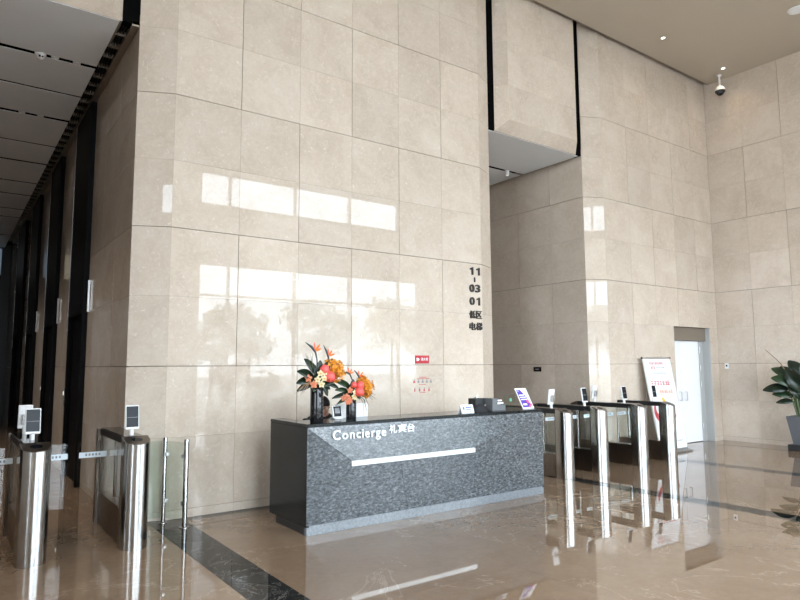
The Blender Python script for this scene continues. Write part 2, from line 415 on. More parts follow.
# left return of the big pillar along the lift passage
wl = struct('wall_left_passage', MB().box(XL + G, XL + 0.6, 9.2, 24.0, 0, 8.4), 'joint_dark', 'brown looking marble side wall of the lift passage on the left')
PORT = [(9.8, 11.05), (12.75, 14.05), (15.95, 17.4), (18.95, 21.0)]
def inport(y0, y1): return any(y0 < b - 0.02 and y1 > a + 0.02 for a, b in PORT)
yj = [YW + CH_Y, 8.18, 8.98, 9.8, 11.05, 11.9, 12.75, 14.05, 15.0, 15.95, 17.4, 18.2, 18.95, 21.0, 22.5, 24.0]
ytop = 24.0
clad(wl, (XL, ytop), (0, -1), [ytop - y for y in yj[::-1]], 1, zmax=5.7, skip=lambda i, a, b: inport(yj[::-1][i + 1], yj[::-1][i]))
# right pillar wall, with the door opening
DX0, DX1, DZ = 12.08, 13.50, 2.42
w2p = MB()
w2p.prism([(P2A, YW + G), (DX0 - G, YW + G), (DX0 - G, 9.2), (XP + G, 9.2), (XP + G, YW + CH_Y + G)], 0, 8.4)
w2p.box(DX1 + G, XR + 0.3, YW + G, 9.2, 0, 8.4); w2p.box(DX0 - G, DX1 + G, YW + G, 9.2, DZ + G, 8.4)
w2 = struct('wall_front_right', w2p, 'joint_dark', 'beige marble pillar wall on the right with the white double door')
xs2 = [0, MOD, 2 * MOD, DX0 - P2A, 3 * MOD - 0.0 if False else (DX0 + DX1) / 2 - P2A, DX1 - P2A, XR - P2A]
clad(w2, (P2A, YW), (1, 0), [0, MOD, 2 * MOD, DX0 - P2A], 0, zmax=Z0, ends=(FT, FT))
for x0, x1, z0, z1 in ((DX1 - P2A, XR - P2A, 0, Z0), (DX0 - P2A - 0.0, DX0 - P2A + MOD * 0.0, 0, 0)):
    if x1 > x0: clad(w2, (P2A, YW), (1, 0), [x0, x1], 1, zmax=Z0)
# second course around the door head
def skipdoor(i, a, b): return False
for z0, z1, k, gb, gt in COURSES:
    if k == 1:
        if z0 < DZ - 0.1:   # beside the door, up to its head
            for x0, x1, gl, gr in ((0, MOD, FT, ST), (MOD, 2 * MOD, ST, FT), (2 * MOD, DX0 - P2A, FT, FT), (DX1 - P2A, XR - P2A, FT, FT)):
                slab(w2, (P2A + x0, YW, z0), 0, x1 - x0, DZ - z0, gl, gr, gb, FT)
        else:
            for x0, x1, gl, gr in ((0, MOD, FT, ST), (MOD, 2 * MOD, ST, FT), (2 * MOD, 3 * MOD, FT, ST), (3 * MOD, 4 * MOD, ST, FT), (4 * MOD, XR - P2A, FT, FT)):
                slab(w2, (P2A + x0, YW, DZ), 0, x1 - x0, z1 - DZ, gl, gr, FT, gt)
clad(w2, (P2A, YW), (1, 0), [MOD * i for i in range(5)] + [XR - P2A], 0, zmin=Z0 + CRS)
clad(w2, (XP, YW + CH_Y), (CH_X / cl, -CH_Y / cl), [0, cl], 0)
# passage wall behind the right turnstiles
wp = struct('wall_right_passage', MB().box(XP + G, XP + 0.6, 9.2, 18.0, 0, 8.4), 'joint_dark', 'shaded brown marble wall of the passage behind the right turnstiles')
yj2 = [18.0 - i * 0.8 for i in range(12)] + [8.98, 8.12, YW + CH_Y]
yj2 = [y for y in yj2[:12] if y > 9.3] + yj2[12:]
clad(wp, (XP, 18.0), (0, -1), [18.0 - y for y in yj2], 1, zmax=5.7)
# its counterpart on the back of the middle pillar and the passage ends
wq = struct('wall_middle_passage', MB().box(XQ - 0.6, XQ - G, 9.2, 18.0, 0, 8.4), 'joint_dark', 'marble wall on the hidden side of the right passage')
clad(wq, (XQ, YW + CH_Y), (0, 1), [i * 0.8 for i in range(14)], 0, zmax=5.7)
struct('wall_passage_end', MB().box(XQ - 0.6, XP + 0.6, 18.0, 18.3, 0, 8.4), 'warm_metal', 'far end wall of the right passage')
# right wall
wr = struct('wall_right', MB().box(XR + G, XR + 0.4, YB - 0.3, YW + G, 0, 8.4), 'joint_dark', 'tall beige marble wall on the right side of the lobby')
n_r = 12
clad(wr, (XR, YW), (0, -1), [0.78 * i for i in range(n_r + 1)], 0)
# far left side of the hall (never seen, closes the room) and lift passage left side
wlf = MB()
for x0, x1, y0, y1, z0, z1 in ((-0.3, 0, YB - 0.3, -2.3, 0, 8.4), (-0.3, 0, 2.5, YW, 0, 8.4), (-0.3, 0, -2.3, 2.5, 7.7, 8.4), (-0.3, 0, -2.3, 2.5, 0, 0.05)): wlf.box(XLEFT + x0, XLEFT + x1, y0, y1, z0, z1)
struct('wall_left', wlf, 'outer_wall', 'unseen end wall at the left of the lobby holding added glazing')
fm = MB(); ysl = [-2.3, -0.7, 0.9, 2.5]
for y in ysl: fm.box(XLEFT - 0.2, XLEFT - 0.08, y - 0.03, y + 0.03, 0.05, 7.7)
for z in (0.08, 2.6, 5.2, 7.67): fm.box(XLEFT - 0.2, XLEFT - 0.08, -2.3, 2.5, z - 0.03, z + 0.03)
w6 = struct('window_6', fm, 'mullion', 'added tall glazing at the unseen left end, lights the lobby')  # unseen glazing, added to throw daylight on the right wall
for i in range(3): MB().add([(XLEFT - 0.14, ysl[i] + 0.02, 0.05), (XLEFT - 0.14, ysl[i + 1] - 0.02, 0.05), (XLEFT - 0.14, ysl[i + 1] - 0.02, 7.7), (XLEFT - 0.14, ysl[i] + 0.02, 7.7)], [(0, 1, 2, 3)]).build('pane', 'window_glass', w6)
ld = bpy.data.lights.new('window_portal', 'AREA'); ld.shape = 'RECTANGLE'; ld.size = 7.65; ld.size_y = 4.8; ld.cycles.is_portal = True
lo = bpy.data.objects.new('window_portal', ld); C.objects.link(lo); lo.location = (XLEFT - 0.02, 0.1, 3.875); lo.rotation_euler = (0, -PI / 2, 0)
wfl = struct('wall_front_left', MB().box(XLEFT - 0.3, -2.2, YW, YW + 0.4, 0, 8.4).box(-2.6, -2.2, 3.2, YW, 0, 8.4), 'outer_wall', 'stone wall left of the lift passage with added shading wing')  # second box: added wing that keeps the left glazing's light off the passage
struct('wall_lift_side', MB().box(-2.6, -2.2, YW + 0.4, 24.0, 0, 8.4), 'black_glass', 'dark far side of the lift passage')

# ceiling with a shadow slot in front of the pillars
ce = MB(); ce.box(XLEFT, XR + 0.02, YB, YW - 0.10, ZC, ZC + 0.12); ce.box(XLEFT, XR + 0.4, YB - 0.3, YW + 2.1, ZC + 0.4, ZC + 0.6)
ceiling = struct('ceiling', ce, 'ceiling_paint', 'flat tan painted lobby ceiling')
MB().box(XLEFT, XR, YW - 0.115, YW - 0.099, ZC - 0.006, ZC + 0.12).build('edge_trim', 'warm_metal', ceiling)

# headers over the passages
def header(name, xa, xb, label, x_soff):
    # faces tilted back at the sides and along the lower edge
    e, q = 0.17, 0.176
    mb = MB()
    zl, zf = 5.555, 5.735
    o = [(xa, YW + q, zl), (xb, YW + q, zl), (xb, YW + q, 8.4), (xa, YW + q, 8.4)]
    i_ = [(xa + e, YW, zf), (xb - e, YW, zf), (xb - e, YW, 8.4), (xa + e, YW, 8.4)]
    bk = [(x, YW + 0.9, z) for x, y, z in o]
    g = 0.03
    in_ = lambda P: (P[0], P[1] + g, P[2] + (0.0))
    mb.add([in_(p) for p in o + i_] + bk, [(4, 5, 6, 7), (0, 1, 5, 4), (0, 4, 7, 3), (1, 2, 6, 5), (0, 3, 11, 8), (1, 9, 10, 2), (0, 8, 9, 1)])
    h = struct(name, mb, 'joint_dark', label, 'header')
    def quad_slab(p):
        p = [Vector(v) for v in p]; nrm = (p[1] - p[0]).cross(p[3] - p[0]).normalized(); c = sum(p, Vector()) / 4
        ins = [v + (c - v).normalized() * 0.0012 for v in p]; b = [v - nrm * 0.02 for v in ins]
        MB().add(ins + b, [(0, 1, 2, 3)] + [(k, 4 + k, 4 + (k + 1) % 4, (k + 1) % 4) for k in range(4)]).build('stone_slab', 'beige_marble', h)
    n = max(1, round((xb - xa - 2 * e) / 0.86)); xs = [xa + e + (xb - xa - 2 * e) * k / n for k in range(n + 1)]
    zs = [zf, Z0 + 3 * CRS - 0.0, 6.34 + CRS / 2, 6.34 + CRS, 8.4]
    zs = [zf, 6.34, 7.12, 8.4]
    for k in range(n):
        for j in range(3): quad_slab([(xs[k], YW, zs[j]), (xs[k + 1], YW, zs[j]), (xs[k + 1], YW, zs[j + 1]), (xs[k], YW, zs[j + 1])])
        o0 = xa if k == 0 else xs[k]; o1 = xb if k == n - 1 else xs[k + 1]
        quad_slab([(o0, YW + q, zl), (o1, YW + q, zl), (xs[k + 1], YW, zf), (xs[k], YW, zf)])
    for j in range(3):
        lo = zl if j == 0 else zs[j]
        quad_slab([(xa, YW + q, lo), (xa + e, YW, zs[j]), (xa + e, YW, zs[j + 1]), (xa, YW + q, zs[j + 1])])
        quad_slab([(xb - e, YW, zs[j]), (xb, YW + q, lo), (xb, YW + q, zs[j + 1]), (xb - e, YW, zs[j + 1])])
    return h
header('trim_1', -2.15, XL - 0.19, 'marble header above the lift passage on the left', XL)
header('trim_2', XQ + 0.145, XP - 0.17, 'marble header with tilted edges hanging between the two pillars', XP)
# black slots beside the headers
sl = MB()
for a, b in ((XL - 0.19, XL), (XQ, XQ + 0.145), (XP - 0.17, XP)): sl.box(a - 0.01, b + 0.015, YW + 0.19, YW + 0.34, ZS + 0.02, 8.4)
struct('trim_3', sl, 'slot_black', 'black shadow slots beside the marble headers', 'slot')
# lift passage soffit: grey panels with dark gaps and a slotted air diffuser by the wall
so = struct('ceiling_left_passage', MB().box(-2.2, XL, YW + 0.36, 24.0, ZS + 0.12, ZS + 0.2), 'slot_black', 'grey metal panel soffit of the lift passage', 'ceiling')
pj_ = [(7.33, 8.67), (8.76, 9.80), (9.86, 10.90), (11.0, 12.36), (12.43, 13.55), (13.65, 15.13), (15.22, 16.29), (16.39, 17.86), (17.95, 18.9), (19.0, 20.4), (20.42, 21.6), (21.7, 24.0)]
for a, b in pj_:
    for x0, x1 in ((-2.18, -0.42), (-0.40, 1.395)): MB().bbox(x0, x1, a, b, ZS, ZS + 0.009, 0.002).build('soffit_panel', 'grey_panel', so)
df = MB().box(1.53, XL - 0.003, YW + 0.19, 23.0, ZS - 0.004, ZS + 0.05).build('wall_trim', 'warm_metal', so)
for k in range(3): MB().box(1.43 + k * 0.03, 1.436 + k * 0.03, YW + 0.3, 23.0, ZS + 0.01, ZS + 0.05).build('diffuser_blade', 'black_matte', so)
for k in range(46):
    y = YW + 0.5 + k * 0.33
    MB().box(1.408, 1.528, y, y + (0.05 if k % 3 == 1 else 0.022), ZS - 0.004, ZS + 0.05).build('diffuser_bar', 'warm_metal', so)
sp = struct('ceiling_right_passage', MB().box(XQ, XP, YW + 0.36, 18.0, ZS + 0.12, ZS + 0.2), 'slot_black', 'grey metal panel soffit of the right passage', 'ceiling')
for a, b in ((7.34, 8.71), (8.80, 10.0), (10.02, 11.2), (11.3, 12.5), (12.6, 14.0), (14.1, 16.0), (16.1, 18.0)):
    MB().bbox(XQ + 0.03, XP - 0.08, a, b, ZS, ZS + 0.009, 0.002).build('soffit_panel', 'grey_panel', sp)

# glass front behind the camera: it lights the hall and shows as a reflection in the marble
def rect_wall(name, x0, x1, y0, y1, z0, z1, holes, label):
    xs = sorted({x0, x1, *[h[0] for h in holes], *[h[1] for h in holes]}); zs = sorted({z0, z1, *[h[2] for h in holes], *[h[3] for h in holes]})
    mb = MB()
    for i in range(len(xs) - 1):
        for j in range(len(zs) - 1):
            cx, cz = (xs[i] + xs[i + 1]) / 2, (zs[j] + zs[j + 1]) / 2
            if any(h[0] < cx < h[1] and h[2] < cz < h[3] for h in holes): continue
            mb.box(xs[i], xs[i + 1], y0, y1, zs[j], zs[j + 1])
    return struct(name, mb, 'outer_wall', label)
HOLES = [(5.46, 12.38, 6.11, 7.1), (5.46, 13.05, 0.05, 4.5), (-5.15, -3.7, 6.11, 7.1), (0.7, 2.5, 0.02, 7.8), (2.9, 4.5, 0.02, 7.8)]  # the two full-height bays are invented, added to light the hall
rect_wall('wall_back', XLEFT - 0.3, XR + 0.4, YB - 0.3, YB, 0, 8.4, HOLES, 'front wall of the building behind the viewer')
MULL = {0: [6.34, 8.38, 10.3, 12.2], 1: [6.34, 8.38, 10.3, 12.2], 2: [-4.4], 3: [1.6], 4: [3.7]}
for n, h in enumerate(HOLES):
    fm = MB(); y0, y1 = YB - 0.2, YB - 0.08
    for x in MULL[n] + [h[0] + 0.03, h[1] - 0.03]: fm.box(x - 0.03, x + 0.03, y0, y1, h[2], h[3])
    for z in (h[2] + 0.03, h[3] - 0.03): fm.box(h[0], h[1], y0, y1, z - 0.03, z + 0.03)
    if n == 1: fm.box(h[0], h[1], y0, y1, 3.58, 3.63)
    w = struct('window_%d' % (n + 1), fm, 'mullion', ['upper ribbon window seen mirrored in the marble', 'tall window with trees outside seen mirrored in the marble', 'upper ribbon window at the left end behind the viewer', 'added glazed bay lighting the hall from behind, left of the two', 'added glazed bay lighting the hall from behind, right of the two'][n])
    xs = [h[0]] + MULL[n] + [h[1]]
    for i in range(len(xs) - 1):
        MB().add([(xs[i] + 0.02, YB - 0.14, h[2]), (xs[i + 1] - 0.02, YB - 0.14, h[2]), (xs[i + 1] - 0.02, YB - 0.14, h[3]), (xs[i] + 0.02, YB - 0.14, h[3])], [(0, 1, 2, 3)]).build('pane', 'window_glass', w)
    ld = bpy.data.lights.new('window_portal', 'AREA'); ld.shape = 'RECTANGLE'; ld.size = h[1] - h[0]; ld.size_y = h[3] - h[2]; ld.cycles.is_portal = True
    lo = bpy.data.objects.new('window_portal', ld); C.objects.link(lo); lo.location = ((h[0] + h[1]) / 2, YB - 0.02, (h[2] + h[3]) / 2); lo.rotation_euler = (PI / 2, 0, 0)
    # an area light looks down its -z: turn it to face +y, into the hall
struct('ground_outside', MB().box(-60, 90, -90, YB - 0.3, -0.3, -0.02).box(-60, XLEFT - 0.3, YB - 0.3, 40, -0.3, -0.02), 'pavement', 'paved ground outside the building', 'ground')

# door in the right wall: deep stone recess, head panel, two white leaves
dr = struct('door_1', MB().box(DX0 - 0.02, DX1 + 0.02, YW + 0.62, YW + 0.7, 0, DZ + 0.02), 'door_grey', 'white double service door set back in the marble wall', 'door')
MB().bbox(DX0, DX1, YW + 0.10, YW + 0.13, 2.14, DZ, 0.003).build('head_panel', 'warm_metal', dr)
MB().bbox(DX1 - 0.02, DX1, YW + 0.01, YW + 0.6, 0, DZ, 0.003).build('jamb', 'door_grey', dr)
MB().bbox(DX0, DX0 + 0.02, YW + 0.01, YW + 0.6, 0, DZ, 0.003).build('jamb', 'door_grey', dr)
yd = YW + 0.16
for a, b, hx in ((DX0 + 0.025, 12.52, 12.45), (12.53, 13.27, 12.66)):
    lf = MB().bbox(a, b, yd, yd + 0.045, 0.012, 2.135, 0.003).build('leaf', 'white_paint', dr)
    hb = MB(); zc = 0.98
    hb.tube([(hx, yd, zc - 0.09), (hx, yd - 0.05, zc - 0.09), (hx, yd - 0.05, zc + 0.09), (hx, yd, zc + 0.09)], 0.009, 8)
    hb.build('handle', 'alu', lf)
for z in (0.32, 1.22, 1.56, 1.95):
    MB().tube([(13.29, yd - 0.012, z - 0.06), (13.29, yd - 0.012, z + 0.06)], 0.014, 8).build('hinge', 'alu', dr)
MB().bbox(13.30, DX1 - 0.02, yd + 0.01, yd + 0.05, 0, 2.14, 0.003).build('side_panel', 'door_grey', dr)

# ------------------------------------------------------------------ concierge desk
desk = thing('concierge_desk', 'long grey granite concierge desk with faceted front and lit strip', 'desk', (0, 0, 0))
A0, A1, YD, ZD, YDB = 2.94, 6.35, 5.64, 1.075, 6.5
RC = -0.06                                    # the lit strip sits back by this much
b0, b1, bz = 3.42, 5.11, 0.658; zb = 0.10
tl, tr, bl, br = (A0, YD, ZD - 0.035), (A1, YD, ZD - 0.035), (A0, YD, zb), (A1, YD, zb)
l0, l1, l2, l3 = (b0, YD + RC, bz - 0.027), (b1, YD + RC, bz - 0.027), (b1, YD + RC, bz + 0.027), (b0, YD + RC, bz + 0.027)
def panel(name, p, mat, depth=0.03):
    p = [Vector(q) for q in p]; c = sum(p, Vector()) / len(p); nn = len(p)
    ins = [q + (c - q).normalized() * 0.002 for q in p]; bk = [q + Vector((0, depth, 0)) for q in ins]
    return MB().add(ins + bk, [tuple(range(nn))] + [(k, nn + k, nn + (k + 1) % nn, (k + 1) % nn) for k in range(nn)] + [tuple(range(nn, 2 * nn))[::-1]]).build(name, mat, desk)
lm1 = lambda t: tuple(Vector(bl).lerp(Vector(br), t)); cm1 = lambda t: tuple(Vector(l0).lerp(Vector(l1), t)); um1 = lambda t: tuple(Vector(tl).lerp(Vector(tr), t)); om1 = lambda t: tuple(Vector(l3).lerp(Vector(l2), t))
panel('front_facet', [bl, l0, l3, tl], 'grey_granite')
panel('front_facet', [br, tr, l2, l1], 'grey_granite')
panel('front_facet', [l3, om1(0.5), um1(0.5), tl], 'grey_granite')
panel('front_facet', [om1(0.5), l2, tr, um1(0.5)], 'grey_granite')
panel('front_facet', [bl, lm1(0.36), cm1(0.36), l0], 'grey_granite')
panel('front_facet', [lm1(0.36), (b1 + 0.02, YD, zb), l1, cm1(0.36)], 'grey_granite')
panel('front_facet', [(b1 + 0.02, YD, zb), br, l1], 'grey_granite')
MB().bbox(b0, b1, YD + RC - 0.006, YD + RC + 0.03, bz - 0.025, bz + 0.025, 0.002).build('light_strip', 'light_bar', desk)
MB().bbox(A0, A0 + 0.03, YD + 0.002, YDB, 0.08, ZD - 0.035, 0.002).build('side_panel', 'dark_granite', desk)
MB().bbox(A1 - 0.03, A1, YD + 0.002, YDB, 0.08, ZD - 0.035, 0.002).build('side_panel', 'dark_granite', desk)
MB().bbox(A0 - 0.003, A1 + 0.003, YD - 0.004, 6.10, ZD - 0.034, ZD, 0.003).build('counter_top', 'dark_granite', desk)
for x in (A0 - 0.003, A1 - 0.147): MB().bbox(x, x + 0.15, 6.102, YDB, ZD - 0.034, ZD, 0.003).build('end_top', 'dark_granite', desk)
MB().bbox(A0 + 0.004, A1 - 0.004, YD + 0.003, YD + 0.05, 0.0, 0.098, 0.002).build('front_plinth', 'plinth_granite', desk)
MB().bbox(A0 + 0.012, A0 + 0.05, YD + 0.05, YDB - 0.14, 0.0, 0.08, 0.002).build('side_plinth', 'black_matte', desk)
MB().bbox(A1 - 0.05, A1 - 0.012, YD + 0.05, YDB - 0.14, 0.0, 0.08, 0.002).build('side_plinth', 'black_matte', desk)
MB().bbox(A0 + 0.032, A1 - 0.032, YD + 0.25, 6.09, 0.0, ZD - 0.036, 0.002).build('carcass', 'black_matte', desk)
MB().bbox(A0 + 0.04, A1 - 0.04, 6.092, 6.46, 0.70, 0.74, 0.003).build('work_surface', 'white_plastic', desk)
# raised lettering on the upper facet
def letter_row(s, x0, x1, y, z, cap, depth, mat, parent, bold, name='letter', lab=None):
    probe = text_mesh('probe', s, 1.0, 0, bold); xs_ = [v.co.x for v in probe.vertices]; ys_ = [v.co.y for v in probe.vertices]
    ax, bx = min(xs_), max(xs_); bpy.data.meshes.remove(probe); sc = (x1 - x0) / (bx - ax)
    pre = ''
    for ch in s:
        pre += ch
        if ch == ' ': continue
        me = text_mesh('probe', pre, 1.0, 0, bold); right = max(v.co.x for v in me.vertices); bpy.data.meshes.remove(me)
        me = text_mesh(name, ch, 1.0, 0.05, bold, mat)
        cx = [v.co.x for v in me.vertices]; w = max(cx) - min(cx); cmin = min(cx); left = right - w
        az, bz_ = min(v.co.z for v in me.vertices), max(v.co.z for v in me.vertices)
        for v in me.vertices:
            c = v.co.copy(); v.co = (x0 + (left + w / 2 + (c.x - cmin - w / 2) * 0.86 - ax) * sc, y - depth * (c.z - az) / (bz_ - az), z + c.y * cap)
        me.update(); place(name, me, parent)
letter_row('Concierge', 3.205, 3.865, YD + 0.012, 0.905, 0.135, 0.05, 'letter_white', desk, 0.006)
for ch, xa, xb in (('礼', 3.91, 4.01), ('宾', 4.025, 4.135), ('台', 4.15, 4.25)):
    glyph('letter', ch, xa, xb, YD + 0.012, 0.925, 1.015, 0.04, 'letter_white', desk, 0.006)

# ------------------------------------------------------------------ turnstiles
def turnstile(name, label, loc, flaps, readers, group, narrow=1.0):
    t = thing(name, label, 'turnstile', loc, 0, group)
    W = 0.118; L = 1.26
    arc = [(W * math.sin(a), -W * math.cos(a)) for a in [(-PI / 2) + PI * k / 14 for k in range(15)]]
    fp = arc + [(W, 0.08), (-W, 0.08)]
    top = lambda x, y: 0.935 + 0.32 * (y + 0.118)
    mb = MB(); mb.prism(fp, 0.0, 1, smooth=False, ztop=top)
    for i in range(14): mb.sm[i] = True
    post = mb.build('front_post', 'brushed_steel', t)
    pl = MB(); pl.prism([(x * 0.94, y * 0.94) for x, y in fp], 0, 1, ztop=lambda x, y: top(x, y) + 0.004)
    pl.v[:len(fp)] = [(x, y, top(x, y) - 0.002) for x, y, z in pl.v[:len(fp)]]
    pl.v[2 * len(fp):3 * len(fp)] = pl.v[:len(fp)]
    n = len(fp); pl = MB(); lo_ = [(x * .94, y * .94, top(x * .94, y * .94) - 0.001) for x, y in fp]; hi = [(x, y, z + 0.005) for x, y, z in lo_]
    pl.add(lo_ + hi, [tuple(range(n, 2 * n))] + [(i, (i + 1) % n, n + (i + 1) % n, n + i) for i in range(n)])
    cap = pl.build('top_plate', 'bronze_steel', post)
    ov = MB(); e0 = [(0.052 * math.cos(2 * PI * k / 20), -0.012 + 0.036 * math.sin(2 * PI * k / 20)) for k in range(20)]
    lo_ = [(x, y, top(x, y) + 0.003) for x, y in e0]; hi = [(x * 0.92, -0.012 + (y + 0.012) * 0.92, top(x, y) + 0.008) for x, y in e0]
    ov.add(lo_ + hi, [tuple(range(20, 40))] + [(i, (i + 1) % 20, 20 + (i + 1) % 20, 20 + i) for i in range(20)])
    ov.build('card_reader', 'black_glass', post)
    rp = [(x, L - y) for x, y in fp][::-1]
    rtop = lambda x, y: 0.935 + 0.32 * (L - y + 0.118)
    mb = MB(); mb.prism(rp, 0, 1, ztop=rtop)
    mb.build('rear_post', 'bronze_steel', t)
    if loc[0] < 3: MB().bbox(-0.02, 0.02, 0.13, 0.66, 0.36, 0.92, 0.004).build('inner_panel', 'white_plastic', t)
    MB().bbox(-0.09, 0.09, 0.081, L - 0.081, 0.0, 0.33, 0.003).build('lower_box', 'bronze_steel', t)
    MB().bbox(-0.096, 0.096, 0.081, L - 0.081, 0.925, 0.99, 0.004).build('top_rail', 'black_matte', t)
    MB().bbox(-0.086, 0.086, 0.083, L - 0.083, 0.991, 0.998, 0.002).build('top_glass', 'black_glass', t)
    MB().box(-0.088, 0.088, 0.082, 0.12, 0.331, 0.924).build('end_upright', 'bronze_steel', t)
    MB().box(-0.088, 0.088, L - 0.12, L - 0.082, 0.331, 0.924).build('end_upright', 'bronze_steel', t)
    for x in (-0.084, 0.084):
        MB().box(x - 0.004, x + 0.004, 0.121, L - 0.121, 0.331, 0.924).build('glass_side', 'clear_glass', t)
    MB().tube([(0, 0.78, 0.331), (0, 0.78, 0.924)], 0.03, 14).build('hinge_column', 'brushed_steel', t)
    MB().tube([(0, 0.42, 0.331), (0, 0.42, 0.924)], 0.014, 10).build('hinge_column', 'brushed_steel', t)
    for sx, ln in flaps:
        a, b = sorted((sx * 0.03, sx * (0.1 + ln)))
        f = MB(); f.bbox(a, b, 0.774, 0.786, 0.27, 0.90, 0.004)
        fo = f.build('flap', 'clear_glass', t)
        a2, b2 = sorted((sx * 0.104, sx * (0.1 + ln * 0.96)))
        st = MB().box(a2, b2, 0.768, 0.773, 0.745, 0.80).build('label_strip', 'label_white', fo)
        mk = MB(); nn = 5
        for k in range(nn):
            c = a2 + (b2 - a2) * (0.25 + 0.12 * k); mk.box(c - 0.008, c + 0.008, 0.766, 0.768, 0.763, 0.785)
        mk.build('print_mark', 'print_grey', fo)['kind'] = 'stuff'
    for yy, back in readers:
        s = -1 if not back else 1
        p = MB().tube([(0, yy, 0.998), (0, yy, 1.07)], 0.021, 12).build('reader_pole', 'white_plastic', t)
        M = Matrix.Translation((0, yy, 1.165)) @ Matrix.Rotation(math.radians(-8 * (1 if s < 0 else -1)), 4, 'X')
        hs = MB().bbox(-0.062, 0.062, -0.014, 0.014, -0.115, 0.115, 0.006, M).build('face_reader', 'white_plastic', t)
        y0, y1 = (-0.0165, -0.0142) if s < 0 else (0.0142, 0.0165)
        MB().box(-0.054, 0.054, y0, y1, -0.094, 0.104, M).build('screen', 'screen_dark', hs)
        if s < 0:
            MB().box(-0.05, 0.05, -0.0175, -0.0166, -0.004, 0.0, M).build('screen_line', 'print_grey', hs)
        else:
            MB().bbox(-0.03, 0.03, -0.05, -0.015, -0.07, 0.03, 0.004, M).build('rear_bracket', 'alu', hs)
    return t
gl_, gr_ = 'turnstiles before the lift passage', 'turnstiles before the right passage'
turnstile('turnstile', 'stainless steel turnstile at the left edge of the photo, second from the pillar', (0.68, 6.28, 0), [(-1, 0.27), (1, 0.27)], [(0.34, False), (1.0, True)], gl_)
turnstile('turnstile', 'stainless steel turnstile with dark tablet, nearest the big pillar on the left', (1.50, 6.28, 0), [(-1, 0.27)], [(0.22, False)], gl_)
rts = [(7.47, 'nearest the desk', [(1, 0.28)], [(0.25, True)]), (8.29, 'second from the desk', [(-1, 0.28), (1, 0.36)], [(0.28, False)]),
       (9.34, 'third from the desk', [(-1, 0.36), (1, 0.28)], [(0.28, False), (0.88, True)]), (10.18, 'farthest from the desk, before the banner', [(-1, 0.28)], [(0.26, False)])]
for x, w, fl_, rd in rts:
    turnstile('turnstile', 'stainless steel turnstile of the right row, ' + w, (x, 6.2, 0), fl_, rd, gr_)

# glass barrier between the left turnstile and the pillar
gb_ = thing('glass_barrier', 'glass barrier panel on two steel posts beside the big pillar', 'barrier', (2.1, 6.72, 0))
for (x, y), r in (((0, 0), 0.026), ((-0.125, 0.33), 0.021)):
    p = MB().lathe([(r, 0), (r, 0.885), (r * 0.9, 0.893)], 16, (x, y, 0)).build('post', 'brushed_steel', gb_)
    MB().lathe([(r * 2, 0), (r * 2, 0.006), (r * 1.1, 0.012)], 16, (x, y, 0)).build('base_flange', 'brushed_steel', p)
    k = 0.04 if y == 0 else -0.04
    for z in (0.24, 0.72): MB().bbox(-0.018, 0.018, -0.018, 0.018, z - 0.022, z + 0.022, 0.004, Matrix.Translation((x - k * 0.354, y + k * 0.935, 0))).build('clamp', 'alu', p)
Mg = Matrix.Rotation(math.atan2(0.33, -0.125), 4, 'Z')
MB().bbox(0.04, 0.315, -0.005, 0.005, 0.06, 0.86, 0.001, Mg).build('glass_panel', 'green_glass', gb_)
MB().bbox(-0.47, -0.155, 0.325, 0.335, 0.06, 0.86, 0.001).build('glass_panel', 'green_glass', gb_)
# glass barrier beyond the desk
g2 = thing('glass_barrier', 'small glass barrier panel with green mark behind the purple poster', 'barrier', (7.12, 6.98, 0))
for x in (-0.14, 0.14): MB().lathe([(0.02, 0), (0.02, 0.96), (0.017, 0.97)], 14, (x, 0, 0)).build('post', 'brushed_steel', g2)
MB().bbox(-0.12, 0.12, -0.005, 0.005, 0.06, 1.19, 0.001).build('glass_panel', 'green_glass', g2)
MB().bbox(0.0, 0.05, -0.008, -0.006, 1.09, 1.13, 0.0005).build('green_sticker', 'green_mark', g2)

# ------------------------------------------------------------------ lift portals in the left passage
for n, (a, b) in enumerate(PORT):
    w = ['nearest', 'second', 'third', 'farthest'][n]
    p = thing('lift_portal', 'tall black lift portal in the left passage, %s from the turnstiles' % w, 'lift portal', (XL, a, 0), 0, 'lift portals')
    d = b - a
    MB().bbox(-0.07, 0.05, 0.0, 0.09, 0, ZS - 0.03, 0.003).build('frame_side', 'portal_black', p)
    MB().bbox(-0.07, 0.05, d - 0.09, d, 0, ZS - 0.03, 0.003).build('frame_side', 'portal_black', p)
    MB().bbox(-0.068, 0.05, 0.091, d - 0.091, 2.42, ZS - 0.03, 0.003).build('upper_panel', 'portal_black', p)
    for y0, y1 in ((0.091, d / 2 - 0.002), (d / 2 + 0.002, d - 0.091)): MB().bbox(0.0, 0.04, y0, y1, 0.01, 2.40, 0.003).build('lift_door', 'portal_black', p)
    MB().bbox(-0.076, -0.071, d - 0.006, d + 0.002, 2.2, ZS - 0.03, 0.001).build('bright_edge', 'alu', p)
    # hall lantern and call plate on the stone before each portal
    if n < 3:
        y2 = a - 0.28
        lt = MB().bbox(-0.03, 0.0, -0.008, 0.008, 0, 0.45, 0.003).build('hall_lantern', 'alu', None, (XL - 0.004, y2 + 0.15, 2.42))
        tag(lt, 'thin bright lift lantern on the wall before the %s black portal' % w, 'lantern', 'lift lanterns')
    cp = thing('call_panel', 'small lift call panel right of the %s black portal' % w, 'call panel', (XL - 0.002, b + 0.5, 1.05), 0, 'lift call panels')
    MB().bbox(-0.012, 0.0, -0.05, 0.05, 0.0, 0.26, 0.002).build('plate', 'alu', cp); MB().bbox(-0.016, -0.0125, -0.03, 0.03, 0.15, 0.21, 0.001).build('button', 'small_lamp', cp)
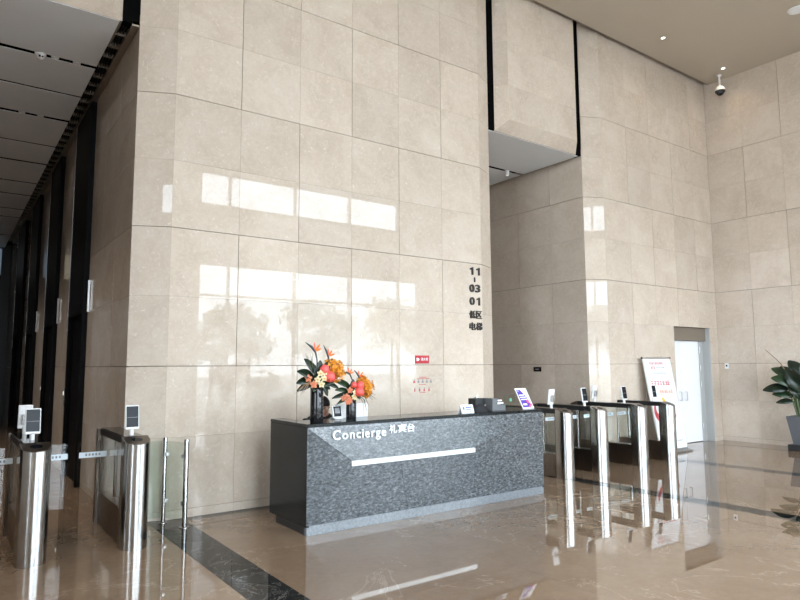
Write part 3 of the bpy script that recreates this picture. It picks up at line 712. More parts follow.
# far end of the lift passage: dark glazing with dim storeys beyond
we = struct('wall_far_end', MB().box(-4.6, XL + 0.6, 24.0, 24.2, 0, 8.4), 'black_matte', 'dark glazed far end of the lift passage')
for i, x in enumerate([-3.9, -2.85, -1.8, -0.75, 0.3]):
    for z0, z1 in ((0.05, 1.2), (1.25, 2.5), (2.55, 3.7), (3.75, 4.6), (4.65, 5.5)):
        MB().box(x, x + 1.02, 23.97, 23.99, z0, z1).build('pane', 'lit_window' if (z0 == 4.65 and i == 4) else ('warm_window' if z0 == 4.65 and i == 3 else 'black_glass'), we)

# ------------------------------------------------------------------ signs and lettering on the marble
ws = thing('floor_number_sign', 'dark raised floor numbers and Chinese lift lettering on the big pillar', 'sign', (0, 0, 0))
xa, xb = 6.465, 6.705
for ch, x0, x1, z0, z1 in (('1', 6.49, 6.552, 3.035, 3.155), ('1', 6.625, 6.687, 3.035, 3.155), ('0', 6.472, 6.572, 2.765, 2.888), ('3', 6.592, 6.692, 2.765, 2.888),
                          ('0', 6.472, 6.572, 2.565, 2.69), ('1', 6.62, 6.682, 2.565, 2.69), ('低', 6.462, 6.582, 2.36, 2.48), ('区', 6.60, 6.715, 2.36, 2.48), ('电', 6.462, 6.582, 2.18, 2.30), ('梯', 6.60, 6.72, 2.18, 2.30)):
    if ch == '1':
        w = x1 - x0; px = [(x1 - w * 0.42, z0), (x1, z0), (x1, z1), (x1 - w * 0.32, z1), (x0, z1 - 0.022), (x0, z1 - 0.044), (x1 - w * 0.42, z1 - 0.03)]
        MB().prism(px, 0, 0.02, Matrix.Translation((0, YW - 0.003, 0)) @ Matrix.Rotation(PI / 2, 4, 'X')).build('letter', 'letter_dark', ws)
        continue
    glyph('letter', ch, x0, x1, YW - 0.003, z0, z1, 0.02, 'letter_dark', ws, 0.02 if ch in '03' else 0.010)
MB().bbox(6.572, 6.592, YW - 0.022, YW - 0.002, 2.925, 3.0, 0.002).build('dash', 'letter_dark', ws)
fs_ = thing('fire_sign', 'small red fire hydrant sign on the big pillar', 'sign', (0, 0, 0))
MB().bbox(5.42, 5.67, YW - 0.012, YW - 0.002, 1.675, 1.79, 0.002).build('plate', 'sign_red', fs_)
icon = MB(); icon.box(5.44, 5.462, YW - 0.015, YW - 0.0122, 1.71, 1.755); icon.prism([(5.464, 1.715), (5.486, 1.722), (5.486, 1.743), (5.464, 1.75)], 0, 0.0028, Matrix.Translation((0, YW - 0.0122, 0)) @ Matrix.Rotation(PI / 2, 4, 'X'))
icon.build('hydrant_mark', 'letter_white', fs_)
for k, ch in enumerate('消火栓'): glyph('letter', ch, 5.515 + k * 0.045, 5.555 + k * 0.045, YW - 0.012, 1.716, 1.758, 0.003, 'letter_white', fs_, 0.01)
nt_ = thing('printed_notice', 'faint red and grey printed instructions under the red sign', 'notice', (0, 0, 0))
rn = random.Random(3)
mk = MB(); mr_ = MB()
for k in range(5):
    x = 5.385 + k * 0.075
    (mr_ if k == 0 else mk).box(x, x + 0.035, YW - 0.003, YW - 0.0015, 1.40, 1.43); mk.box(x + 0.01, x + 0.03, YW - 0.003, YW - 0.0015, 1.435, 1.45)
for k in range(4):
    x = 5.40 + k * 0.085
    mr_.box(x, x + 0.022, YW - 0.003, YW - 0.0015, 1.28, 1.315); mk.box(x + 0.004, x + 0.022, YW - 0.003, YW - 0.0015, 1.318, 1.335)
for z, x0, x1 in ((1.475, 5.49, 5.62), (1.455, 5.45, 5.68), (1.37, 5.49, 5.61), (1.26, 5.50, 5.60)):
    x = x0
    while x < x1: mr_.box(x, x + 0.012, YW - 0.003, YW - 0.0015, z, z + 0.010); x += 0.018
mk.build('grey_print', 'print_grey', nt_)['kind'] = 'stuff'; mr_.build('red_print', 'print_red', nt_)['kind'] = 'stuff'
bs = thing('wall_plaque', 'small black plaque on the shaded passage wall', 'plaque', (XP, 8.55, 1.56))
MB().bbox(-0.012, -0.001, -0.10, 0.10, -0.045, 0.045, 0.002).build('plate', 'black_glass', bs)
MB().box(-0.0135, -0.0121, -0.05, 0.05, -0.008, 0.008).build('print_line', 'print_grey', bs)
def switch(loc, axis, label, col='white_plastic'):
    t = thing('wall_switch', label, 'switch', loc)
    if axis == 'y':
        MB().bbox(-0.043, 0.043, -0.01, -0.001, -0.06, 0.06, 0.003).build('plate', col, t); MB().bbox(-0.02, 0.02, -0.014, -0.0101, -0.03, 0.03, 0.002).build('rocker', col, t)
    else:
        MB().bbox(-0.01, -0.001, -0.043, 0.043, -0.06, 0.06, 0.003).build('plate', col, t); MB().bbox(-0.014, -0.0101, -0.018, 0.018, -0.012, 0.028, 0.002).build('window', 'black_glass', t)
switch((10.24, YW, 1.1), 'y', 'white wall switch on the marble above the third turnstile')
switch((XR, 6.98, 1.6), 'x', 'small white wall sensor on the right wall beside the door')

# ------------------------------------------------------------------ leaning poster stand by the door
bn = thing('poster_stand', 'tall leaning white poster stand with red print before the white door', 'poster stand', (11.22, 6.74, 0))
lean = math.atan2(0.30, 1.80)
M = Matrix.Rotation(-lean, 4, 'X')
hw, hh = 0.455, 1.785
MB().bbox(-hw, hw, -0.004, 0.004, 0.06, hh, 0.001, M).build('poster', 'paper', bn)
for x in (-hw, hw): MB().bbox(x - 0.012, x + 0.012, -0.012, 0.010, 0.02, hh + 0.01, 0.003, M).build('frame_side', 'alu', bn)
for z in (0.05, hh): MB().bbox(-hw - 0.02, hw + 0.02, -0.013, 0.011, z - 0.014, z + 0.014, 0.003, M).build('frame_rail', 'alu', bn)
for x in (-hw - 0.015, hw + 0.015): MB().ball(M @ Vector((x, 0, hh + 0.004)), 0.022).build('corner_knob', 'black_matte', bn)
MB().tube([M @ Vector((-0.25, 0.012, 1.5)), (-0.3, 0.62, 0.0)], 0.011, 8).build('prop_leg', 'alu', bn)
MB().tube([M @ Vector((0.25, 0.012, 1.5)), (0.3, 0.62, 0.0)], 0.011, 8).build('prop_leg', 'alu', bn)
MB().bbox(-hw - 0.02, hw + 0.02, -0.1, 0.06, 0, 0.03, 0.004).build('foot_bar', 'alu', bn)
def pseudo(mb, x, z, w, h, M_, y=-0.0062, rng=random):      # strokes of an unreadable printed character
    for k in range(3): zz = z + h * (0.08 + 0.36 * k); mb.box(x + w * rng.uniform(0, .15), x + w * rng.uniform(.8, 1), y, y + 0.0015, zz, zz + h * 0.13, M_)
    for k in range(2): xx = x + w * rng.choice((.1, .3, .55, .75)); mb.box(xx, xx + w * 0.13, y, y + 0.0015, z, z + h * rng.uniform(.6, 1), M_)
rg = random.Random(5)
a = MB()
for k in range(10): pseudo(a, -0.26 + k * 0.046, 1.66, 0.038, 0.05, M, rng=rg)
for k in range(3): pseudo(a, -0.25 + k * 0.05, 1.575, 0.045, 0.055, M, rng=rg)
for k in range(7): pseudo(a, -0.33 + k * 0.092, 1.255, 0.085, 0.095, M, rng=rg)
a.build('red_print', 'print_red', bn)['kind'] = 'stuff'
a = MB()
for k in range(6): pseudo(a, -0.10 + k * 0.073, 1.10, 0.066, 0.075, M, rng=rg)
a.build('orange_print', 'print_orange', bn)['kind'] = 'stuff'
a = MB()
for k in range(9): pseudo(a, -0.06 + k * 0.03, 1.59, 0.024, 0.028, M, rng=rg)
for k in range(14): pseudo(a, -0.26 + k * 0.038, 1.48, 0.028, 0.028, M, rng=rg)
for k in range(11): pseudo(a, 0.04 + k * 0.03, 0.19, 0.024, 0.028, M, rng=rg)
a.build('grey_print', 'print_grey', bn)['kind'] = 'stuff'
def swoosh(mat, name, c, r1, r2, a0, a1, y, sq=1.0):
    mb = MB(); n = 18; pts = []
    for k in range(n + 1):
        t = a0 + (a1 - a0) * k / n; w = math.sin(PI * (0.08 + 0.84 * k / n))
        for rad in ((r1 + r2) / 2 - (r2 - r1) / 2 * w, (r1 + r2) / 2 + (r2 - r1) / 2 * w): pts.append(M @ Vector((c[0] + rad * math.cos(t), y, c[1] + rad * sq * math.sin(t))))
    mb.add(pts, [(2 * k, 2 * k + 1, 2 * k + 3, 2 * k + 2) for k in range(n)]); return mb.build(name, mat, bn)
swoosh('print_red', 'red_swoosh', (-0.02, 0.80), 0.27, 0.42, math.radians(160), math.radians(335), -0.0055, 0.72)
swoosh('print_orange', 'orange_swoosh', (0.14, 0.70), 0.12, 0.22, math.radians(120), math.radians(285), -0.0060)
swoosh('print_yellow', 'yellow_stroke', (-0.24, 0.78), 0.20, 0.32, math.radians(-20), math.radians(50), -0.0065, 1.2)
swoosh('print_blue', 'blue_stroke', (0.14, 0.68), 0.03, 0.09, math.radians(60), math.radians(300), -0.0066)

# ------------------------------------------------------------------ things on the desk
ZT = ZD
ps = thing('counter_poster', 'purple and white tilted poster stand on the desk counter', 'poster', (6.235, 5.76, ZT + 0.004), 0.0)
M = Matrix.Rotation(math.radians(-24), 4, 'X') @ Matrix.Rotation(math.radians(-0), 4, 'Z')
M = Matrix.Rotation(math.radians(-30), 4, 'X')
MB().bbox(-0.105, 0.105, 0, 0.006, 0, 0.30, 0.001, M).build('board', 'paper', ps)
pp = MB(); n = 10
pts = [Vector((-0.09, -0.0012, 0.28)), Vector((-0.02, -0.0012, 0.28))]
curve = [Vector((-0.02 + 0.085 * math.sin(PI / 2 * k / n), -0.0012, 0.28 - 0.20 * (k / n))) for k in range(n + 1)]
poly = [Vector((-0.09, -0.0012, 0.02)), Vector((0.05, -0.0012, 0.02))] + curve[::-1] + [Vector((-0.09, -0.0012, 0.28))]
pp.add([M @ p for p in poly], [tuple(range(len(poly)))]); pp.build('purple_print', 'print_purple', ps)
a = MB()
for k in range(3): a.box(-0.075, 0.02 + 0.012 * k, -0.003, -0.0016, 0.19 - 0.032 * k, 0.205 - 0.032 * k, M)
a.box(-0.08, -0.05, -0.003, -0.0016, 0.255, 0.263, M); a.box(-0.07, 0.0, -0.003, -0.0016, 0.05, 0.075, M); a.build('white_print', 'letter_white', ps)['kind'] = 'stuff'
a = MB(); a.ball((0, 0, 0), 0.001, n=6, m=4)
a = MB(); disc = lambda c, r: [M @ Vector((c[0] + r * math.cos(2 * PI * k / 12), -0.0022, c[1] + r * math.sin(2 * PI * k / 12))) for k in range(12)]
for c, r in (((0.035, 0.10), 0.022), ((0.07, 0.055), 0.02), ((0.04, 0.03), 0.018)): a.add(disc(c, r), [tuple(range(12))])
a.build('pink_print', 'print_pink', ps)['kind'] = 'stuff'
MB().tube([M @ Vector((0, 0.006, 0.2)), (0.07, 0.12, 0.0)], 0.004, 6).build('prop_leg', 'alu', ps)

np_ = thing('desk_sign', 'small white folded sign on the desk counter', 'desk sign', (5.17, 5.80, ZT), math.radians(0))
prof = [(-0.045, 0), (-0.012, 0.095), (-0.006, 0.095), (0.03, 0), (0.024, 0), (-0.010, 0.085), (-0.039, 0)]
MB().add([(x, y, z) for x in (-0.10, 0.10) for y, z in prof], [(i, (i + 1) % 7, 7 + (i + 1) % 7, 7 + i) for i in range(7)] + [tuple(range(7))[::-1], tuple(range(7, 14))]).build('card', 'paper', np_)
a = MB()
def onface(x0, x1, t0, t1, mb):   # on the sloped front face
    f = lambda t: (-0.0465 + 0.033 * t, 0.095 * t)
    (ya, za), (yb, zb_) = f(t0), f(t1); mb.add([(x0, ya, za), (x1, ya, za), (x1, yb, zb_), (x0, yb, zb_)], [(0, 1, 2, 3)])
onface(-0.07, -0.045, 0.4, 0.75, a); onface(-0.025, 0.075, 0.6, 0.75, a); onface(-0.025, 0.06, 0.35, 0.45, a); onface(0.03, 0.06, 0.12, 0.2, a)
a.build('blue_print', 'print_blue', np_)['kind'] = 'stuff'

bx_ = thing('tissue_box', 'dark grey box with white slips standing on the desk counter', 'box', (5.62, 5.86, ZT), math.radians(0))
MB().bbox(-0.02, 0.21, -0.08, 0.05, 0, 0.075, 0.004).build('low_tray', 'grey_card', bx_)
MB().bbox(-0.02, 0.07, -0.08, 0.10, 0.076, 0.155, 0.004).build('tall_part', 'grey_card', bx_)
MB().bbox(0.074, 0.16, 0.0, 0.08, 0.076, 0.15, 0.004).build('inner_part', 'charcoal_box', bx_)
for x, z in ((0.08, 0.078), (0.12, 0.084), (0.095, 0.115)):
    MB().bbox(x, x + 0.075, -0.06, -0.01, z, z + 0.018, 0.003).build('white_slip', 'paper', bx_)
bb = thing('black_box', 'black open box beside the dark grey box on the counter', 'box', (5.50, 5.955, ZT), 0)
MB().bbox(-0.07, 0.09, -0.05, 0.09, 0, 0.155, 0.005).build('body', 'charcoal_box', bb)
MB().tube([(-0.02, 0, 0.162), (0.0, 0.0, 0.185), (0.02, 0.01, 0.205), (0.03, 0.012, 0.195)], [0.02, 0.014, 0.007, 0.002], 8).build('tissue', 'paper', bb)
bg_ = MB(); rg = random.Random(9)
rings = []
for k, (z, r) in enumerate(((0.0, 0.10), (0.02, 0.11), (0.05, 0.10), (0.075, 0.07), (0.09, 0.03))):
    rings.append([Vector((r * (1 + rg.uniform(-.15, .15)) * math.cos(2 * PI * i / 12), 0.45 * r * (1 + rg.uniform(-.15, .15)) * math.sin(2 * PI * i / 12), z * (1 + rg.uniform(-.1, .1)))) for i in range(12)])
bg_.loft(rings); tag(bg_.build('black_pouch', 'cloth_black', None, (5.42, 5.81, ZT)), 'slumped black cloth pouch beside the white folded sign', 'pouch')

mo = thing('phone_terminal', 'white desk terminal with dark screen between the two vases', 'terminal', (3.50, 6.0, ZT + 0.001), math.radians(0))
M = Matrix.Rotation(math.radians(-14), 4, 'X')
MB().bbox(-0.06, 0.06, 0, 0.02, 0.013, 0.145, 0.004, M).build('housing', 'white_plastic', mo)
MB().box(-0.045, 0.045, -0.003, -0.0005, 0.025, 0.135, M).build('screen', 'screen_dark', mo)
MB().bbox(-0.03, 0.03, -0.0045, -0.0032, 0.06, 0.12, 0.0005, M).build('keypad', 'print_grey', mo)
MB().bbox(-0.055, 0.055, -0.02, 0.08, 0, 0.012, 0.003).build('base', 'white_plastic', mo)
md = thing('computer_monitor', 'white backed monitor on the low work surface behind the vases', 'monitor', (3.83, 6.26, 0.741), math.radians(180))
MB().bbox(-0.21, 0.21, -0.015, 0.02, 0.14, 0.475, 0.005).build('housing', 'white_plastic', md)
MB().box(-0.195, 0.195, -0.017, -0.0151, 0.16, 0.46).build('screen', 'screen_dark', md)
MB().bbox(-0.03, 0.03, 0.02, 0.05, 0.01, 0.3, 0.004).build('neck', 'white_plastic', md)
MB().bbox(-0.11, 0.11, -0.07, 0.10, 0, 0.012, 0.003).build('foot', 'white_plastic', md)

# ------------------------------------------------------------------ flower arrangements
def leaf_shape(base, d, up, L, W, fold=0.15, curl=0.3, n=6, tip=1.0):
    """a leaf blade starting at base, growing along d, as a thin closed solid"""
    d = Vector(d).normalized(); up = Vector(up); up = (up - d * up.dot(d)).normalized(); sd = d.cross(up).normalized(); base = Vector(base)
    top, bot = [], []
    for k in range(n + 1):
        t = k / n; w = W * (math.sin(PI * min(1, t * 0.93 + 0.04)) ** 0.75) * 0.5
        c = base + d * (L * (t - 0.15 * curl * t * t)) - up * (curl * L * t * t)
        for s in (-1, 0, 1): top.append(c + sd * w * s + up * (abs(s) * w * fold))
    bot = [p - up * 0.003 for p in top]; m = len(top); fs = []
    for k in range(n):
        for j in range(2):
            a = k * 3 + j; fs.append((a, a + 1, a + 4, a + 3)); fs.append((m + a, m + a + 3, m + a + 4, m + a + 1))
        a = k * 3; fs += [(a, a + 3, m + a + 3, m + a), (a + 2, m + a + 2, m + a + 5, a + 5)]
    return top + bot, fs
def leaf(name, mat, parent, *a, **k):
    v, f = leaf_shape(*a, **k); return MB().add(v, f, True).build(name, mat, parent)
def bird(parent, base, mid, tip, head, scale=1.0):
    s = MB().tube([base, mid, tip], [0.006, 0.006, 0.007], 6).build('bird_of_paradise', 'stem_slate', parent)
    base, tip, head = Vector(base), Vector(tip), Vector(head)
    MB().tube([tip, tip.lerp(head, 0.4) + Vector((0, 0, 0.012)), head], [0.009, 0.011 * scale, 0.002], 7).build('beak', 'stem_slate', s)
    d = (head - tip).normalized()
    for k, (dx, dz) in enumerate(((-0.1, 1.0), (0.55, 0.75), (1.0, 0.35))):
        v, f = leaf_shape(tip.lerp(head, 0.10), (dx, random.uniform(-.3, .2), dz), (0, -1, 0.1), 0.075 * scale, 0.017, 0.3, 0.05, 4)
        MB().add(v, f, True).build('petal', 'petal_orange' if k else 'petal_red', s)
def cluster(parent, c, r, mat, n, seed, name='flower_cluster'):
    rg = random.Random(seed); mb = MB(); c = Vector(c)
    for k in range(n):
        d = Vector((rg.gauss(0, 1), rg.gauss(0, 1), rg.gauss(0, 1))).normalized(); p = c + d * r * rg.uniform(0.45, 1.0)
        for j in range(4):
            a = 2 * PI * j / 4 + rg.uniform(-.4, .4); t1 = d.orthogonal().normalized(); t2 = d.cross(t1)
            e = (t1 * math.cos(a) + t2 * math.sin(a)) * 0.9 + d * 0.35
            e.normalize(); q = e.cross(d).normalized(); L = 0.024
            mb.add([p, p + e * L * 0.6 + q * L * 0.33, p + e * L + d * 0.004, p + e * L * 0.6 - q * L * 0.33], [(0, 1, 2, 3)], True)
    o = mb.build(name, mat, parent); o['kind'] = 'stuff'; return o
def orchid(parent, c, face, r, mat, mat2):
    c = Vector(c); f = Vector(face).normalized(); t1 = f.cross(Vector((0, 0, 1))).normalized(); t2 = t1.cross(f)
    hub = MB().ball(c + f * 0.008, r * 0.2, n=8, m=6).build('orchid', mat2, parent)
    for k in range(5):
        a = 2 * PI * k / 5 + PI / 2; e = t1 * math.cos(a) + t2 * math.sin(a)
        v, fs = leaf_shape(c, e + f * 0.15, f, r, r * 0.75, 0.2, 0.15, 4); MB().add(v, fs, True).build('petal', mat, hub)
def bomb(parent, c, r):
    o = MB().ball(c, r * 0.97, r * 0.97, r, 16, 12).build('pincushion_flower', 'petal_pink', parent)
    for k in range(6):
        a = 2 * PI * k / 6; d = Vector((math.cos(a), math.sin(a), 0))
        v, f = leaf_shape(Vector(c) + d * r * 0.5 - Vector((0, 0, r * 0.95)), Vector((d.x * 0.7, d.y * 0.7, 0.7)), d, r * 0.9, r * 0.5, 0.1, -0.1, 4); MB().add(v, f, True).build('petal', 'petal_red', o)
def arrangement(label, X, Y, hv, rv, kind, grow):
    t = thing('flower_arrangement', label, 'flowers', (X, Y, ZT), 0, 'flower arrangements on the desk')
    v = MB().lathe([(rv * 0.96, 0), (rv, 0.006), (rv, hv - 0.004), (rv * 0.94, hv), (rv * 0.9, hv - 0.05), (0.002, hv - 0.05)], 28).build('vase', 'black_ceramic', t)
    for k in range(9):
        z = hv * (0.1 + 0.09 * k)
        for s in (0, 1): MB().bbox(-0.011 + 0.0, 0.011, -rv - 0.003, -rv + 0.003, z, z + hv * 0.04, 0.001, Matrix.Rotation(0.45 + 0.0 * s, 4, 'Z')).build('relief_stud', 'black_matte', v) if s == 0 else None
    h = hv
    if kind == 0:
        bird(t, (0.0, 0, h), (0.0, 0.0, h + 0.20), (-0.015, 0.0, h + 0.265), (-0.115, -0.01, h + 0.345))
        bird(t, (0.03, 0.02, h), (0.115, 0.02, h + 0.18), (0.12, 0.02, h + 0.22), (0.065, 0.01, h + 0.325), 0.9)
        for (bx, bz, dx, dz, L, W) in ((-0.02, 0.05, -1, 0.42, 0.20, 0.12), (-0.03, 0.04, -1, -0.1, 0.17, 0.10), (0.0, 0.05, 0.1, 1, 0.16, 0.10), (-0.01, 0.08, -0.6, 0.8, 0.18, 0.11), (0.06, 0.02, 1, -0.35, 0.16, 0.07), (0.02, 0.06, 0.6, 0.9, 0.2, 0.08), (-0.02, 0.02, -1, -0.35, 0.19, 0.08), (0.05, 0.0, 0.5, -0.8, 0.12, 0.06)):
            leaf('leaf', 'leaf_dark', t, (bx, 0.0, h + bz), (dx, random.uniform(-.35, .1), dz), (0, -0.8, 0.5), L * 0.95, W * 0.72, 0.3, 0.15)
        for k in range(16):
            a = random.uniform(0, 2 * PI); leaf('leaf', 'leaf_dark' if k % 3 else 'leaf_green', t, (0.02 + random.uniform(-.03, .03), random.uniform(-.03, .02), h + random.uniform(-0.01, 0.06)), (math.cos(a), random.uniform(-.6, .2), math.sin(a) * 0.7 + 0.1), (0, -0.8, 0.5), random.uniform(.08, .15), random.uniform(.03, .055), 0.3, 0.2)
        cluster(t, (0.16, 0.0, h + 0.11), 0.10, 'petal_amber', 190, 1)
        cluster(t, (0.14, 0.01, h + 0.155), 0.06, 'petal_amber', 60, 11)
        bomb(t, (0.045, -0.05, h + 0.12), 0.042); bomb(t, (0.085, -0.07, h + 0.06), 0.046)
        for c in ((-0.005, -0.07, h + 0.09), (0.025, -0.08, h + 0.05), (-0.03, -0.07, h + 0.04), (0.0, -0.08, h + 0.0), (0.03, -0.075, h + 0.10)): orchid(t, c, (random.uniform(-.4, .3), -1, random.uniform(-.2, .3)), 0.030, 'petal_cream', 'petal_amber')
        for c in ((-0.10, -0.04, h + 0.05), (-0.06, -0.06, h + 0.0)): orchid(t, c, (-0.3, -1, 0), 0.034, 'petal_peach', 'petal_red')
        for k in range(12):
            a = random.uniform(-1, 0.4); s = Vector((-0.05, -0.02, h + 0.02)); e = s + Vector((-0.10 + random.uniform(-.05, .05), random.uniform(-.04, .03), -0.05 + 0.06 * a)); MB().tube([s, (s + e) / 2 + Vector((0, 0, 0.02)), e], [0.003, 0.003, 0.001], 5).build('dry_stem', 'dry_brown', t)
        for k in range(10):
            s = Vector((-0.02, 0, h + 0.08)); e = s + Vector((-0.05 + random.uniform(-.05, .03), random.uniform(-.03, .03), 0.13 + random.uniform(-.03, .05))); MB().tube([s, (s + e) / 2 + Vector((-0.01, 0, 0.01)), e], [0.002, 0.002, 0.001], 5).build('dry_stem', 'grass_olive', t)
    else:
        bird(t, (0.0, 0, h), (0.015, 0.0, h + 0.15), (-0.015, 0.0, h + 0.21), (-0.11, -0.01, h + 0.225), 0.9)
        bird(t, (0.02, 0.01, h), (0.095, 0.01, h + 0.13), (0.095, 0.0, h + 0.17), (0.03, 0.0, h + 0.25), 0.9)
        for (bx, bz, dx, dz, L, W) in ((-0.02, 0.05, -1, 0.2, 0.17, 0.07), (-0.02, 0.03, -1, -0.15, 0.19, 0.06), (0.0, 0.05, -0.6, 0.8, 0.16, 0.08), (0.0, 0.05, 0.2, 1, 0.12, 0.08), (-0.02, 0.0, -0.9, -0.35, 0.16, 0.05), (0.02, 0.0, 0.3, -0.7, 0.10, 0.06), (-0.03, 0.08, -0.9, 0.55, 0.16, 0.06)):
            leaf('leaf', 'leaf_green', t, (bx, 0.0, h + bz), (dx, random.uniform(-.35, .1), dz), (0, -0.8, 0.5), L * 0.95, W * 0.75, 0.3, 0.2)
        for k in range(16):
            a = random.uniform(0, 2 * PI); leaf('leaf', 'leaf_dark' if k % 3 else 'leaf_green', t, (-0.01 + random.uniform(-.03, .03), random.uniform(-.03, .02), h + random.uniform(-0.01, 0.06)), (math.cos(a), random.uniform(-.6, .2), math.sin(a) * 0.7 + 0.1), (0, -0.8, 0.5), random.uniform(.08, .14), random.uniform(.025, .05), 0.3, 0.2)
        cluster(t, (0.15, 0.0, h + 0.08), 0.095, 'petal_amber', 180, 2)
        cluster(t, (0.17, 0.0, h + 0.03), 0.05, 'petal_amber', 50, 12); cluster(t, (0.12, 0.0, h + 0.14), 0.05, 'petal_amber', 45, 13)
        bomb(t, (0.0, -0.05, h + 0.11), 0.03); bomb(t, (0.07, -0.05, h + 0.105), 0.04); bomb(t, (0.045, -0.08, h + 0.045), 0.046)
        for c in ((-0.01, -0.08, h + 0.04), (-0.02, -0.08, h + 0.0), (0.0, -0.07, h - 0.01)): orchid(t, c, (random.uniform(-.4, .3), -1, .1), 0.028, 'petal_cream', 'petal_amber')
        for c in ((-0.11, -0.05, h - 0.01), (-0.055, -0.07, h - 0.03), (-0.05, -0.06, h + 0.06), (-0.085, -0.06, h + 0.0), (-0.075, -0.07, h - 0.045)): orchid(t, c, (-0.2, -1, 0), 0.034, 'petal_peach', 'petal_red')
        for k in range(9):
            s = Vector((0.07, -0.02, h + 0.01)); e = Vector((0.11 + 0.02 * k, random.uniform(-.06, .0), h - 0.17 + 0.022 * k + random.uniform(-.02, .02))); m_ = (s + e) / 2 + Vector((0.02, 0, 0.03)); MB().tube([s, m_, e], [0.003, 0.003, 0.001], 5).build('grass_blade', 'stem_slate', t)
    for o in t.children:
        if o is not v and o.name != v.name: o.scale = (grow,) * 3; o.location = (0, 0, h * (1 - grow) + 0.015)
arrangement('taller black vase of bird of paradise and orange flowers on the desk', 3.145, 5.83, 0.37, 0.068, 0, 1.25)
arrangement('shorter black vase of orange and coral flowers on the desk', 3.64, 5.96, 0.225, 0.056, 1, 1.15)

